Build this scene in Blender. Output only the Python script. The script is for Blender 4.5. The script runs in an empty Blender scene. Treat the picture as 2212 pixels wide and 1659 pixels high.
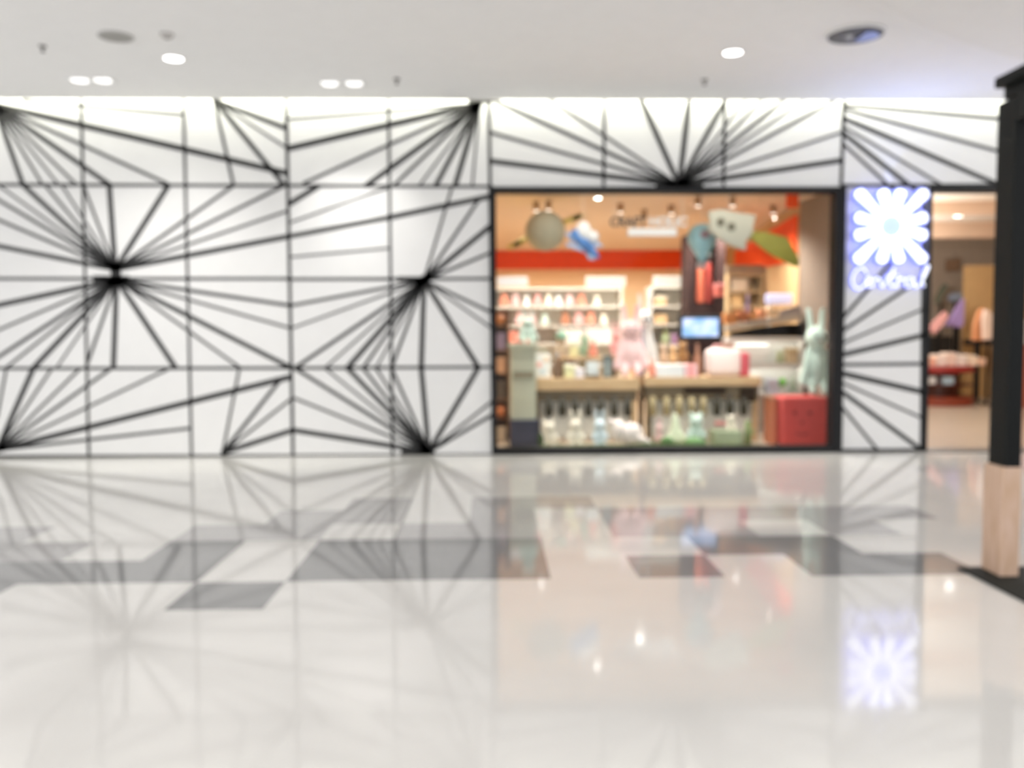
import bpy, bmesh, math, random
from mathutils import Vector, Matrix
random.seed(7)
S = bpy.context.scene
C = S.collection
PI = math.pi
# ------------------------------------------------------------------ camera
IW, IH, FPX = 2212, 1659, 1909.25
YAW, PITCH, ROLL, HC = 0.02335, 0.05837, -0.00394, 1.45
cy, sy = math.cos(YAW), math.sin(YAW)
FWD = Vector((sy*math.cos(PITCH), cy*math.cos(PITCH), -math.sin(PITCH)))
R0 = Vector((cy, -sy, 0)); U0 = R0.cross(FWD)
RIGHT = math.cos(ROLL)*R0 + math.sin(ROLL)*U0
UP = -math.sin(ROLL)*R0 + math.cos(ROLL)*U0
cam = bpy.data.objects.new('camera', bpy.data.cameras.new('camera')); C.objects.link(cam)
cam.matrix_world = Matrix(((RIGHT.x, UP.x, -FWD.x, 0), (RIGHT.y, UP.y, -FWD.y, 0), (RIGHT.z, UP.z, -FWD.z, HC), (0, 0, 0, 1)))
cam.data.sensor_width = 36.0; cam.data.lens = 36.0*FPX/IW
cam.data.clip_end = 200
cam.data.dof.use_dof = True            # the photograph is defocused: the lens is set close
cam.data.dof.focus_distance = 0.5
BLUR = 15.5                            # blur disc in photo pixels
cam.data.dof.aperture_fstop = (cam.data.lens/1000)/(BLUR*0.5/(FPX*0.95))
S.camera = cam
# ------------------------------------------------------------------ world and exposure
S.view_settings.view_transform = 'Standard'; S.view_settings.look = 'None'
S.view_settings.exposure = 0.0; S.view_settings.gamma = 1.0
try: S.view_settings.use_curve_mapping = False
except Exception: pass
wd = bpy.data.worlds.new('world'); S.world = wd; wd.use_nodes = True
bgn = wd.node_tree.nodes['Background']; bgn.inputs[0].default_value = (0.96, 0.965, 1.0, 1); bgn.inputs[1].default_value = 2.05
S.cycles.use_denoising = True
S.cycles.max_bounces = 6; S.cycles.caustics_reflective = False; S.cycles.caustics_refractive = False
S.cycles.sample_clamp_indirect = 6

def lamp(name, kind, loc, energy, color=(1, 1, 1), aim=None, **kw):
    l = bpy.data.lights.new(name, kind); l.energy = energy; l.color = color
    for k, v in kw.items(): setattr(l, k, v)
    o = bpy.data.objects.new(name, l); C.objects.link(o); o.location = loc
    if aim is not None: o.rotation_euler = (Vector(aim)-Vector(loc)).to_track_quat('-Z', 'Y').to_euler()
    return o
WARM = (1.0, 0.86, 0.70)
# shop: added fill lamps tucked unseen behind the window head, and the ceiling lamps further in
lamp('window_row_fill', 'AREA', (2.1, 10.92, 3.28), 26, (1, .93, .84), aim=(2.1, 11.7, 0.6), shape='RECTANGLE', size=3.6, size_y=0.25)
for wx_ in (.5, 1.5, 2.5, 3.5):
    lamp('window_fill_spot', 'SPOT', (wx_, 10.80, 3.27), 175, (1, .97, .92), aim=(wx_, 11.25, .1), spot_size=.95, spot_blend=.6, shadow_soft_size=.04)  # added spots that brighten the tables and floor toys
lamp('entrance_head_fill', 'AREA', (6.4, 10.95, 3.5), 60, (1, .97, .93), aim=(6.5, 13.5, 0.4), shape='RECTANGLE', size=2.0, size_y=0.3)  # added fill for the entrance room, unseen above the door head
# added fill spots out of view, brightening the concourse floor and ceiling
for mx in (-7.5, -4.5, -1.5, 1.5, 4.5, 7.5):
    for my in (-2.5, 0.5, 3.5, 6.2):
        lamp('concourse_fill', 'SPOT', (mx, my, 3.93), 62, (1, .975, .94), aim=(mx, my, 0), spot_size=2.5, spot_blend=1.0, shadow_soft_size=.12)

# ------------------------------------------------------------------ placing helpers
def ray(px, py): return FWD + ((px-IW/2)/FPX)*RIGHT - ((py-IH/2)/FPX)*UP
def aty(px, py, Y):
    d = ray(px, py); t = Y/d.y; return Vector((d.x*t, Y, HC+d.z*t))
def atz(px, py, z):
    d = ray(px, py); t = (z-HC)/d.z; return Vector((d.x*t, d.y*t, z))
D = 10.4632                            # distance of the shop front
def wall(px, py): return aty(px, py, D)
# ------------------------------------------------------------------ materials
MATS = {}
def mat(name, col, rough=0.6, metal=0.0, emit=None, es=0.0, var=0.04, scale=6.0, spec=0.5, sheen=0.0):
    if name in MATS: return MATS[name]
    m = bpy.data.materials.new(name); m.use_nodes = True
    nt = m.node_tree; b = nt.nodes['Principled BSDF']
    b.inputs['Roughness'].default_value = rough; b.inputs['Metallic'].default_value = metal
    b.inputs['Specular IOR Level'].default_value = spec
    if sheen: b.inputs['Sheen Weight'].default_value = sheen
    c = (col[0], col[1], col[2], 1)
    if var > 0:
        tc = nt.nodes.new('ShaderNodeTexCoord'); n = nt.nodes.new('ShaderNodeTexNoise')
        n.inputs['Scale'].default_value = scale; n.inputs['Detail'].default_value = 4
        r = nt.nodes.new('ShaderNodeValToRGB')
        r.color_ramp.elements[0].position = .3; r.color_ramp.elements[1].position = .7
        r.color_ramp.elements[0].color = (c[0]*(1-var), c[1]*(1-var), c[2]*(1-var), 1)
        r.color_ramp.elements[1].color = (min(1, c[0]*(1+var)), min(1, c[1]*(1+var)), min(1, c[2]*(1+var)), 1)
        nt.links.new(tc.outputs['Object'], n.inputs['Vector']); nt.links.new(n.outputs['Fac'], r.inputs['Fac'])
        nt.links.new(r.outputs['Color'], b.inputs['Base Color'])
    else: b.inputs['Base Color'].default_value = c
    if emit:
        b.inputs['Emission Color'].default_value = (emit[0], emit[1], emit[2], 1); b.inputs['Emission Strength'].default_value = es
    MATS[name] = m; return m
def srgb(r, g, b):
    f = lambda v: (v/255/12.92) if v <= 10 else ((v/255+.055)/1.055)**2.4
    return (f(r), f(g), f(b))
def wood(name, c1, c2, rough=.5, axis='X', scale=3.0):
    if name in MATS: return MATS[name]
    m = bpy.data.materials.new(name); m.use_nodes = True; nt = m.node_tree; b = nt.nodes['Principled BSDF']
    tc = nt.nodes.new('ShaderNodeTexCoord'); mp = nt.nodes.new('ShaderNodeMapping')
    mp.inputs['Scale'].default_value = (1, 8, 8) if axis == 'X' else (8, 8, 1)
    n = nt.nodes.new('ShaderNodeTexNoise'); n.inputs['Scale'].default_value = scale; n.inputs['Detail'].default_value = 6
    r = nt.nodes.new('ShaderNodeValToRGB'); r.color_ramp.elements[0].color = (*c1, 1); r.color_ramp.elements[1].color = (*c2, 1)
    r.color_ramp.elements[0].position = .3; r.color_ramp.elements[1].position = .7
    for a, bb in ((tc.outputs['Object'], mp.inputs['Vector']), (mp.outputs['Vector'], n.inputs['Vector']), (n.outputs['Fac'], r.inputs['Fac']), (r.outputs['Color'], b.inputs['Base Color'])): nt.links.new(a, bb)
    b.inputs['Roughness'].default_value = rough; MATS[name] = m; return m
def glass(name):
    m = bpy.data.materials.new(name); m.use_nodes = True; nt = m.node_tree
    for n in list(nt.nodes): nt.nodes.remove(n)
    o = nt.nodes.new('ShaderNodeOutputMaterial'); t = nt.nodes.new('ShaderNodeBsdfTransparent'); t.inputs[0].default_value = (.98, .99, .985, 1)
    g = nt.nodes.new('ShaderNodeBsdfGlossy'); g.inputs['Roughness'].default_value = .02
    f = nt.nodes.new('ShaderNodeFresnel'); f.inputs[0].default_value = 1.12
    x = nt.nodes.new('ShaderNodeMixShader')
    nt.links.new(f.outputs[0], x.inputs[0]); nt.links.new(t.outputs[0], x.inputs[1]); nt.links.new(g.outputs[0], x.inputs[2]); nt.links.new(x.outputs[0], o.inputs[0])
    return m
# ------------------------------------------------------------------ mesh helpers
class MB:
    def __init__(s): s.bm = bmesh.new(); s.mi = 0
    def _mark(s, n0):
        if s.mi:
            s.bm.faces.ensure_lookup_table()
            for f in s.bm.faces[n0:]: f.material_index = s.mi
    def box(s, a, b, bevel=0.0, seg=2):
        n0 = len(s.bm.faces)
        a = Vector(a); b = Vector(b)
        r = bmesh.ops.create_cube(s.bm, size=1.0, matrix=Matrix.Translation((a+b)/2) @ Matrix.Diagonal((abs(b.x-a.x), abs(b.y-a.y), abs(b.z-a.z), 1)))
        if bevel > 0:
            es = list({e for v in r['verts'] for e in v.link_edges})
            bmesh.ops.bevel(s.bm, geom=es, offset=bevel, segments=seg, profile=.5, affect='EDGES')
        s._mark(n0); return s
    def hexa(s, p):                     # eight corners: bottom 4, top 4
        n0 = len(s.bm.faces)
        v = [s.bm.verts.new(q) for q in p]
        for f in ((0, 3, 2, 1), (4, 5, 6, 7), (0, 1, 5, 4), (1, 2, 6, 5), (2, 3, 7, 6), (3, 0, 4, 7)): s.bm.faces.new([v[i] for i in f])
        s._mark(n0); return s
    def cone(s, p, q, r1, r2, n=20, caps=True):
        n0 = len(s.bm.faces)
        p = Vector(p); q = Vector(q); d = q-p
        m = Matrix.Translation((p+q)/2) @ d.to_track_quat('Z', 'Y').to_matrix().to_4x4()
        bmesh.ops.create_cone(s.bm, cap_ends=caps, segments=n, radius1=r1, radius2=r2, depth=d.length, matrix=m)
        s._mark(n0); return s
    def ball(s, c, r, rot=None, u=20, v=14):
        n0 = len(s.bm.faces)
        r = Vector(r) if hasattr(r, '__len__') else Vector((r, r, r))
        m = Matrix.Translation(c) @ (rot.to_4x4() if rot is not None else Matrix()) @ Matrix.Diagonal((r.x, r.y, r.z, 1))
        bmesh.ops.create_uvsphere(s.bm, u_segments=u, v_segments=v, radius=1.0, matrix=m)
        s._mark(n0); return s
    def caps(s, p, q, r1, r2, n=14):
        s.cone(p, q, r1, r2, n); s.ball(p, r1, u=n, v=10); s.ball(q, r2, u=n, v=10); return s
    def lathe(s, c, prof, n=28):
        n0 = len(s.bm.faces); c = Vector(c); rings = []
        for r, z in prof:
            rings.append([s.bm.verts.new(c+Vector((max(r, 1e-4)*math.cos(2*PI*k/n), max(r, 1e-4)*math.sin(2*PI*k/n), z))) for k in range(n)])
        for a, b in zip(rings[:-1], rings[1:]):
            for k in range(n): s.bm.faces.new((a[k], a[(k+1) % n], b[(k+1) % n], b[k]))
        s.bm.faces.new(rings[0][::-1]); s.bm.faces.new(rings[-1]); s._mark(n0); return s
    def prism(s, pts, y0, y1):          # outline of (x, z) points, extruded from y0 (front) to y1
        n0 = len(s.bm.faces)
        a = [s.bm.verts.new((x, y0, z)) for x, z in pts]; b = [s.bm.verts.new((x, y1, z)) for x, z in pts]
        s.bm.faces.new(a); s.bm.faces.new(b[::-1])
        for i in range(len(pts)): j = (i+1) % len(pts); s.bm.faces.new((a[j], a[i], b[i], b[j]))
        s._mark(n0); return s
    def slab(s, pts, z0, z1):           # outline of (x, y) points, extruded in z
        n0 = len(s.bm.faces)
        a = [s.bm.verts.new((x, y, z0)) for x, y in pts]; b = [s.bm.verts.new((x, y, z1)) for x, y in pts]
        s.bm.faces.new(a[::-1]); s.bm.faces.new(b)
        for i in range(len(pts)): j = (i+1) % len(pts); s.bm.faces.new((a[i], a[j], b[j], b[i]))
        s._mark(n0); return s
    def ring(s, c, R, r, rot=None, n=40, k=12, flat=1.0):
        n0 = len(s.bm.faces); c = Vector(c); M = rot if rot is not None else Matrix.Identity(3); g = []
        for i in range(n):
            t = 2*PI*i/n; row = []
            for j in range(k):
                p = 2*PI*j/k
                row.append(s.bm.verts.new(c + M @ Vector(((R+r*math.cos(p))*math.cos(t), (R+r*math.cos(p))*math.sin(t), r*flat*math.sin(p)))))
            g.append(row)
        for i in range(n):
            for j in range(k): s.bm.faces.new((g[i][j], g[(i+1) % n][j], g[(i+1) % n][(j+1) % k], g[i][(j+1) % k]))
        s._mark(n0); return s
    def tube(s, pts, r, n=10):
        for a, b in zip(pts[:-1], pts[1:]): s.caps(a, b, r, r, n)
        return s
    def build(s, name, m, parent=None, smooth=False, remesh=0.0):
        me = bpy.data.meshes.new(name)
        bmesh.ops.recalc_face_normals(s.bm, faces=s.bm.faces)
        if parent is not None:
            bmesh.ops.translate(s.bm, verts=s.bm.verts, vec=-world_loc(parent))
        s.bm.to_mesh(me); s.bm.free()
        o = bpy.data.objects.new(name, me); C.objects.link(o)
        for mm in (m if isinstance(m, (list, tuple)) else [m]): me.materials.append(mm)
        if remesh:
            md = o.modifiers.new('r', 'REMESH'); md.mode = 'VOXEL'; md.voxel_size = remesh
            sm = o.modifiers.new('s', 'SMOOTH'); sm.factor = .5; sm.iterations = 4
            dg = bpy.context.evaluated_depsgraph_get(); dg.update()
            nm = bpy.data.meshes.new_from_object(o.evaluated_get(dg)); o.modifiers.clear()
            o.data = nm; bpy.data.meshes.remove(me); nm.name = name; me = nm
            if not me.materials: me.materials.append(m)
        if smooth or remesh: me.polygons.foreach_set('use_smooth', [True]*len(me.polygons))
        if parent is not None: o.parent = parent
        return o
def world_loc(o):
    v = Vector(o.location)
    while o.parent is not None: o = o.parent; v = v + o.location
    return v
def tag(o, label, cat, group=None, kind=None):
    o['label'] = label; o['category'] = cat
    if group: o['group'] = group
    if kind: o['kind'] = kind
    return o
def thing(name, label, cat, loc, group=None):
    o = bpy.data.objects.new(name, None); C.objects.link(o); o.location = loc; o.empty_display_size = .05
    return tag(o, label, cat, group)
def struct(name, mb, m, parent=None, smooth=False):
    o = mb.build(name, m, parent, smooth); o['kind'] = 'structure'; return o
KIDS = {}
def copy_tree(o, loc, label=None):
    c = o.copy(); C.objects.link(c); c.location = loc
    if label: c['label'] = label
    def rec(a, b):
        for ch in list(a.children):
            d = ch.copy(); C.objects.link(d); d.parent = b; rec(ch, d)
    rec(o, c); return c

# ------------------------------------------------------------------ colours used often
M_white = mat('white_wall_panel', (.80, .80, .79), .42, var=.012)
M_black = mat('black_line', (.013, .013, .013), .5, var=0)
M_frame = mat('black_frame', (.009, .009, .010), .5, var=.1, spec=.22)
M_ceil = mat('white_ceiling', (.93, .925, .92), .9, var=.01)
M_soft = mat('white_soffit', (.88, .87, .86), .9, var=.01)
M_trim = mat('white_lamp_trim', (.85, .85, .84), .4, var=0)
M_lamp = mat('lamp_glow', (1, 1, 1), .5, emit=(1, .98, .95), es=6, var=0)

# ================================================================== THE MALL SHELL
# floor: one mesh of square tiles, a few of them dark
TS, TX0, TY0 = 0.5179, 0.3439, 5.1236      # tile size; corner of tile (0,0)
def tile_mat(name, col, rough, var):
    m = mat(name, col, rough, var=var, scale=2.2, spec=.5); m.node_tree.nodes['Principled BSDF'].inputs['IOR'].default_value = 1.5; return m
M_tl = tile_mat('pale_polished_tile', (.67, .655, .63), .065, .03)
M_td = tile_mat('grey_polished_tile', (.25, .25, .25), .065, .06)
M_tm = tile_mat('light_grey_polished_tile', (.42, .41, .405), .065, .04)
DARK = {(-4, -1), (-3, 0), (-2, 0), (-1, 0), (-3, 1), (-2, 1), (-1, 1), (-5, 0), (-6, 0), (-7, 0), (-8, 0), (-5, 1),
        (-7, -1), (-8, -1), (-9, 0), (-10, 0), (1, 0), (3, 0), (4, 0), (2, 1), (3, 1)}
MID = {(-7, 1), (-8, 1), (-9, 1), (-4, 2), (-5, 2), (-3, 3), (-4, 3), (-3, 4), (-1, 2), (-2, 2), (-1, 3), (-1, 4), (0, 4), (-8, 2), (-9, 2),
       (1, 2), (2, 2), (1, 3), (2, 3), (3, 3), (4, 3), (4, 2), (-10, 1), (-11, 1), (5, 3)}
mb = MB(); bm = mb.bm
xs = [TX0+TS*k for k in range(-26, 27)]; ys = [TY0+TS*k for k in range(-20, 11)]
ys = [y for y in ys if y < D-.05] + [D]
vg = [[bm.verts.new((x, y, 0)) for x in xs] for y in ys]
for j in range(len(ys)-1):
    for i in range(len(xs)-1):
        f = bm.faces.new((vg[j][i], vg[j][i+1], vg[j+1][i+1], vg[j+1][i]))
        key = (i-26, j-20)
        f.material_index = 1 if key in DARK else 2 if key in MID else 0
struct('floor', mb, [M_tl, M_td, M_tm])
# ceiling: stops short of the shop front, leaving a slot for the cove light
ZC = 4.11; YE = 10.30
struct('ceiling', MB().box((-13, -7, ZC), (13, YE, ZC+.12)), M_ceil)
# lower curved soffit on the right
q0, q1, q2 = atz(1890, 0, 3.98), atz(2050, 80, 3.98), atz(2212, 130, 3.98)
def circ(a, b, c):
    ax, ay, bx, by, cx, cy_ = a.x, a.y, b.x, b.y, c.x, c.y
    d = 2*(ax*(by-cy_)+bx*(cy_-ay)+cx*(ay-by))
    ux = ((ax*ax+ay*ay)*(by-cy_)+(bx*bx+by*by)*(cy_-ay)+(cx*cx+cy_*cy_)*(ay-by))/d
    uy = ((ax*ax+ay*ay)*(cx-bx)+(bx*bx+by*by)*(ax-cx)+(cx*cx+cy_*cy_)*(bx-ax))/d
    return Vector((ux, uy, a.z)), math.hypot(ax-ux, ay-uy)
cc, cr = circ(q0, q1, q2)
a0 = math.atan2(q0.y-cc.y, q0.x-cc.x)+.25; a1 = math.atan2(q2.y-cc.y, q2.x-cc.x)-.35
pts = [(cc.x+cr*math.cos(a0+(a1-a0)*k/40), cc.y+cr*math.sin(a0+(a1-a0)*k/40)) for k in range(41)]
pts = pts + [(12.9, pts[-1][1]), (12.9, pts[0][1])]
struct('ceiling_soffit', MB().slab(pts, 3.98, ZC-.002), M_soft)
# front wall with window and entrance openings
WX0, WX1, WZ0, WZ1 = 0.0, 4.19, 0.0, 3.145   # window frame outside
EX0, EX1, EZ = 5.20, 7.3, 3.145              # entrance
TOP = 4.75
mb = MB()
for a, b in (((-13, 0), (WX0, TOP)), ((WX0, WZ1), (WX1, TOP)), ((WX1, 0), (EX0, TOP)), ((EX0, EZ), (EX1, TOP)), ((EX1, 0), (13, TOP))):
    mb.box((a[0], D, a[1]), (b[0], D+.18, b[1]))
front = struct('wall_front', mb, M_white)
# black line pattern (measured on the photograph, laid out on the wall in metres)
def seg(mb, x1, y1, x2, y2, w, lift=.004):
    w *= 1.22 if w >= 8 else 1.08; p, q = wall(x1, y1), wall(x2, y2); d = (q-p); d.normalize(); n = Vector((-d.z, 0, d.x))*(w*D/FPX/2)
    d = d*(w*D/FPX*.3)
    a = [p-d+n, p-d-n, q+d-n, q+d+n]
    mb.hexa([v+Vector((0, .002, 0)) for v in a] + [v+Vector((0, -lift, 0)) for v in a])
def star(mb, cx, cy_, lst):
    for x, y, w in lst: seg(mb, cx, cy_, x, y, w)
L = MB()
for a in ((-220, 398, 640, 401, 6), (640, 401, 1062, 403, 6), (-220, 602, 622, 602, 6), (622, 603, 1062, 602, 6), (-220, 796, 620, 795, 6), (620, 795, 1062, 793, 6),
          (-220, 987, 640, 985, 7), (640, 985, 1066, 983, 7), (175, 200, 192, 985, 5.5), (396, 200, 414, 985, 5.5), (618, 200, 633, 985, 6.5), (839, 200, 848, 985, 5.5), (1056, 200, 1066, 985, 6.5)): seg(L, *a)
star(L, -12, 226, [(619, 374, 10), (362, 397, 6), (234, 397, 8), (162, 396, 5), (124, 396, 4), (90, 396, 5), (49, 397, 8)])
seg(L, 50, 217, 393, 247, 5)
star(L, 463, 216, [(619, 277, 8), (617, 318, 4), (614, 400, 8), (504, 398, 6)])
star(L, 249, 582, [(-20, 388, 4), (-20, 422, 6), (-20, 468, 6), (-20, 528, 8), (49, 399, 8), (97, 399, 5), (133, 399, 4), (180, 400, 5), (236, 400, 9), (364, 400, 9), (506, 400, 6), (612, 402, 6), (620, 456, 5), (622, 511, 9)])
seg(L, 249, 573, 252, 612, 18); seg(L, 205, 602, 275, 602, 11)
star(L, 252, 604, [(-20, 663, 9), (-20, 720, 5), (-20, 782, 7), (14, 794, 5), (72, 795, 9), (122, 795, 4), (187, 790, 6), (245, 794, 9), (379, 794, 9), (518, 794, 5), (628, 794, 8), (628, 709, 5), (627, 660, 7)])
star(L, -6, 972, [(72, 796, 9), (112, 796, 5), (172, 797, 5), (240, 796, 6), (366, 796, 5), (628, 814, 10), (412, 925, 6)])
seg(L, 14, 796, -6, 900, 5)
star(L, 481, 978, [(517, 796, 5), (606, 820, 7), (630, 861, 5), (633, 929, 9)])
star(L, 1036, 224, [(622, 257, 4), (622, 321, 10), (656, 396, 6), (791, 401, 9), (850, 401, 6), (906, 401, 4), (941, 401, 8), (983, 401, 9), (1020, 401, 4)])
seg(L, 1015, 217, 1060, 217, 9)
for a in ((624, 441, 686, 403, 9), (629, 480, 842, 404, 4), (623, 511, 840, 470, 8), (840, 470, 1060, 424, 9), (629, 555, 842, 536, 4)): seg(L, *a)
star(L, 916, 606, [(976, 405, 5), (1034, 432, 6), (1060, 488, 9), (1060, 546, 6), (629, 660, 6), (630, 709, 4), (638, 794, 7), (703, 794, 4), (751, 794, 9), (785, 794, 6), (813, 794, 4), (846, 794, 6), (910, 794, 9), (1033, 793, 9), (1062, 675, 6), (1062, 709, 4)])
seg(L, 862, 603, 925, 603, 9); seg(L, 905, 612, 928, 596, 16)
star(L, 926, 976, [(638, 796, 7), (703, 796, 4), (751, 796, 8), (785, 796, 6), (813, 796, 5), (846, 796, 6), (910, 796, 9), (1033, 795, 9), (1064, 866, 5), (1064, 896, 7), (633, 859, 5), (633, 929, 9)])
seg(L, 870, 978, 935, 980, 10)
o = L.build('black_line_pattern', M_black, front); o['kind'] = 'structure'
L = MB()
seg(L, 1306, 200, 1304, 400, 6); seg(L, 1566, 200, 1563, 400, 6); seg(L, 1824, 200, 1817, 400, 7)
star(L, 1467, 400, [(1060, 348, 9), (1060, 286, 6), (1067, 216, 7), (1186, 214, 5), (1384, 214, 9), (1489, 214, 9), (1568, 214, 8), (1612, 214, 4), (1648, 214, 5), (1696, 214, 7), (1740, 214, 4), (1808, 214, 6), (1820, 285, 5), (1820, 346, 9)])
seg(L, 1420, 402, 1515, 402, 10)
o = L.build('black_line_pattern', M_black, front); o['kind'] = 'structure'
L = MB()
for a in ((1820, 401, 2330, 399, 7), (1822, 226, 2330, 271, 7), (1826, 236, 2330, 374, 6), (1822, 255, 2152, 397, 8), (1822, 273, 2032, 398, 5), (1822, 288, 1962, 399, 8), (1822, 311, 1918, 399, 6),
          (1997, 401, 1992, 975, 9), (1816, 974, 1994, 973, 8), (1918, 399, 1996, 470, 6), (1962, 399, 1996, 424, 7), (1818, 690, 1872, 628, 7), (1872, 628, 1930, 560, 7), (1818, 716, 1957, 624, 7), (1957, 624, 1996, 598, 7),
          (1818, 742, 1996, 667, 5), (1818, 767, 1996, 724, 9), (1817, 788, 1996, 786, 7), (1817, 806, 1994, 847, 10), (1817, 826, 1994, 904, 5), (1817, 845, 1992, 973, 8), (1816, 876, 1896, 973, 6)): seg(L, *a)
o = L.build('black_line_pattern', M_black, front); o['kind'] = 'structure'
# window frame and pane
mb = MB()
yf0, yf1 = D-.05, D+.14
mb.box((WX0, yf0, 0), (WX0+.065, yf1, WZ1)).box((WX1-.125, yf0, 0), (WX1, yf1, WZ1)).box((WX0+.065, yf0, WZ1-.065), (WX1-.125, yf1, WZ1)).box((WX0+.065, yf0, 0), (WX1-.125, yf1, .075))
win = struct('window_1', mb, M_frame)
g = MB().box((WX0+.05, D+.03, .06), (WX1-.11, D+.042, WZ1-.05)).build('pane', glass('clear_window_glass'), win); g['kind'] = 'structure'
# entrance trim
struct('trim_1', MB().box((EX0-.01, D-.02, 0), (EX0+.035, D+.18, EZ)).box((EX0+.035, D-.02, EZ-.05), (EX1, D+.18, EZ)), M_frame)
struct('trim_2', MB().box((EX0+.03, D-.14, 0), (EX1, D+.18, .012)), mat('dark_threshold_metal', (.10, .095, .09), .4, var=.1))
# cove lamp hidden in the slot above the ceiling edge
cv = thing('cove_light', 'long cove light hidden in the slot above the patterned wall', 'light', (-.2, 10.33, 4.40))
MB().box((-9, 10.315, 4.40), (8.6, 10.355, 4.44)).build('housing', M_trim, cv)
MB().box((-9, 10.355, 4.36), (8.6, 10.375, 4.44)).build('light_strip', mat('cove_glow', (1, 1, .95), .5, emit=(1, 1, .80), es=88, var=0), cv)

# ================================================================== CEILING FITTINGS
def downlight(px, py, label, aim=None, e=160, group=None):
    p = atz(px, py, ZC)
    t = thing('downlight', label, 'ceiling light', (p.x, p.y, ZC), group)
    MB().ring((p.x, p.y, ZC-.004), .095, .014, flat=.6).build('trim_ring', M_trim, t, True)
    MB().lathe((p.x, p.y, ZC-.012), [(.0, 0), (.085, 0), (.085, .010), (.0, .010)]).build('lens', M_lamp, t)
    lamp('downlight_lamp', 'SPOT', (p.x, p.y, ZC-.03), e, (1, .97, .92), aim=aim or (p.x, p.y, 0), spot_size=1.5 if aim else 1.7, spot_blend=1.0, shadow_soft_size=.08)
    return t
downlight(375, 125, 'lit round recessed downlight in the ceiling at left, near the grey speaker grille', wall(325, 850), 210)
downlight(1583, 112, 'lit round recessed downlight in the ceiling above the shop window', None, 45)
def twin(pa, pb, label):
    a, b = atz(*pa, ZC), atz(*pb, ZC); c = (a+b)/2
    t = thing('twin_spotlight', label, 'ceiling light', (c.x, c.y, ZC))
    mb = MB()
    x0, x1, y0, y1 = a.x-.12, b.x+.12, c.y-.115, c.y+.115
    mb.box((x0, y0, ZC-.012), (x1, y0+.02, ZC)).box((x0, y1-.02, ZC-.012), (x1, y1, ZC)).box((x0, y0+.02, ZC-.012), (x0+.02, y1-.02, ZC)).box((x1-.02, y0+.02, ZC-.012), (x1, y1-.02, ZC)).box((c.x-.012, y0+.02, ZC-.012), (c.x+.012, y1-.02, ZC))
    mb.build('frame', M_trim, t)
    for p in (a, b): MB().lathe((p.x, p.y, ZC-.010), [(0, 0), (.075, 0), (.085, .008), (0, .008)]).build('spot_lens', mat('spot_glow', (1, 1, 1), .5, emit=(1, .98, .95), es=1.6, var=0), t)
    return c
c1 = twin((172, 173), (222, 173), 'twin square spotlight recessed in the ceiling near the left edge')
c2 = twin((712, 180), (765, 180), 'twin square spotlight recessed in the ceiling left of the shop window')
for c, (wx, wy), e in ((c2, (775, 575), 75), (c1, (300, 800), 16)):
    w = wall(wx, wy)
    for dx in (-.13, .13):
        lamp('spot_lamp', 'SPOT', (c.x+dx, c.y-.05, ZC-.05), e, (1, .975, .93), aim=(w.x+dx*2.2, w.y, w.z), spot_size=1.0, spot_blend=1.0, shadow_soft_size=.06)
p = atz(250, 78, ZC); t = thing('ceiling_speaker', 'oval-looking grey speaker grille in the ceiling at upper left', 'speaker', (p.x, p.y, ZC))
MB().lathe((p.x, p.y, ZC-.012), [(0, 0), (.13, 0), (.135, .008), (0, .008)]).build('grille', mat('grey_grille', (.36, .35, .33), .7, var=.15, scale=60), t)
MB().ring((p.x, p.y, ZC-.005), .142, .012, flat=.7).build('rim', mat('grey_rim', (.5, .5, .48), .5, var=0), t, True)
p = atz(360, 73, ZC); t = thing('smoke_detector', 'small grey round smoke detector on the ceiling beside the speaker', 'detector', (p.x, p.y, ZC))
MB().lathe((p.x, p.y, ZC-.04), [(0, 0), (.035, 0), (.05, .015), (.058, .04), (0, .04)]).build('cover', mat('grey_detector', (.5, .48, .46), .6, var=0), t, True)
MB().lathe((p.x, p.y, ZC-.046), [(0, 0), (.012, 0), (.012, .008), (0, .008)], 12).build('sensor', M_frame, t)
spr = None
for (px, py), lab in (((92, 99), 'small ceiling sprinkler at far upper left of the ceiling'), ((857, 170), 'small ceiling sprinkler just right of a twin spotlight'), ((1522, 172), 'small ceiling sprinkler above the middle of the shop window')):
    p = atz(px, py, ZC)
    if spr is None:
        spr = thing('sprinkler', lab, 'sprinkler', (p.x, p.y, ZC), 'ceiling sprinklers')
        MB().lathe((p.x, p.y, ZC-.012), [(0, 0), (.03, 0), (.036, .012), (0, .012)]).build('escutcheon', mat('dull_chrome', (.22, .21, .2), .4, .6, var=0), spr, True)
        MB().cone((p.x, p.y, ZC-.012), (p.x, p.y, ZC-.05), .011, .008, 10).lathe((p.x, p.y, ZC-.056), [(0, 0), (.02, 0), (.02, .006), (0, .006)], 12).build('nozzle', mat('dark_sprinkler', (.06, .055, .05), .5, .4, var=0), spr)
    else: copy_tree(spr, (p.x, p.y, ZC), lab)
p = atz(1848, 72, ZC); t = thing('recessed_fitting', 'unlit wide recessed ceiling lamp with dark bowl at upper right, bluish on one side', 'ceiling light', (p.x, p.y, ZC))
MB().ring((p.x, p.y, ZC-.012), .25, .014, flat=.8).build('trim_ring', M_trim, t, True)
MB().lathe((p.x, p.y, ZC-.024), [(0, .016), (.12, .012), (.236, .002), (.24, .02), (0, .02)], 36).build('reflector', mat('dark_baffle', (.13, .13, .14), .6, var=.1), t, True)
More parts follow.
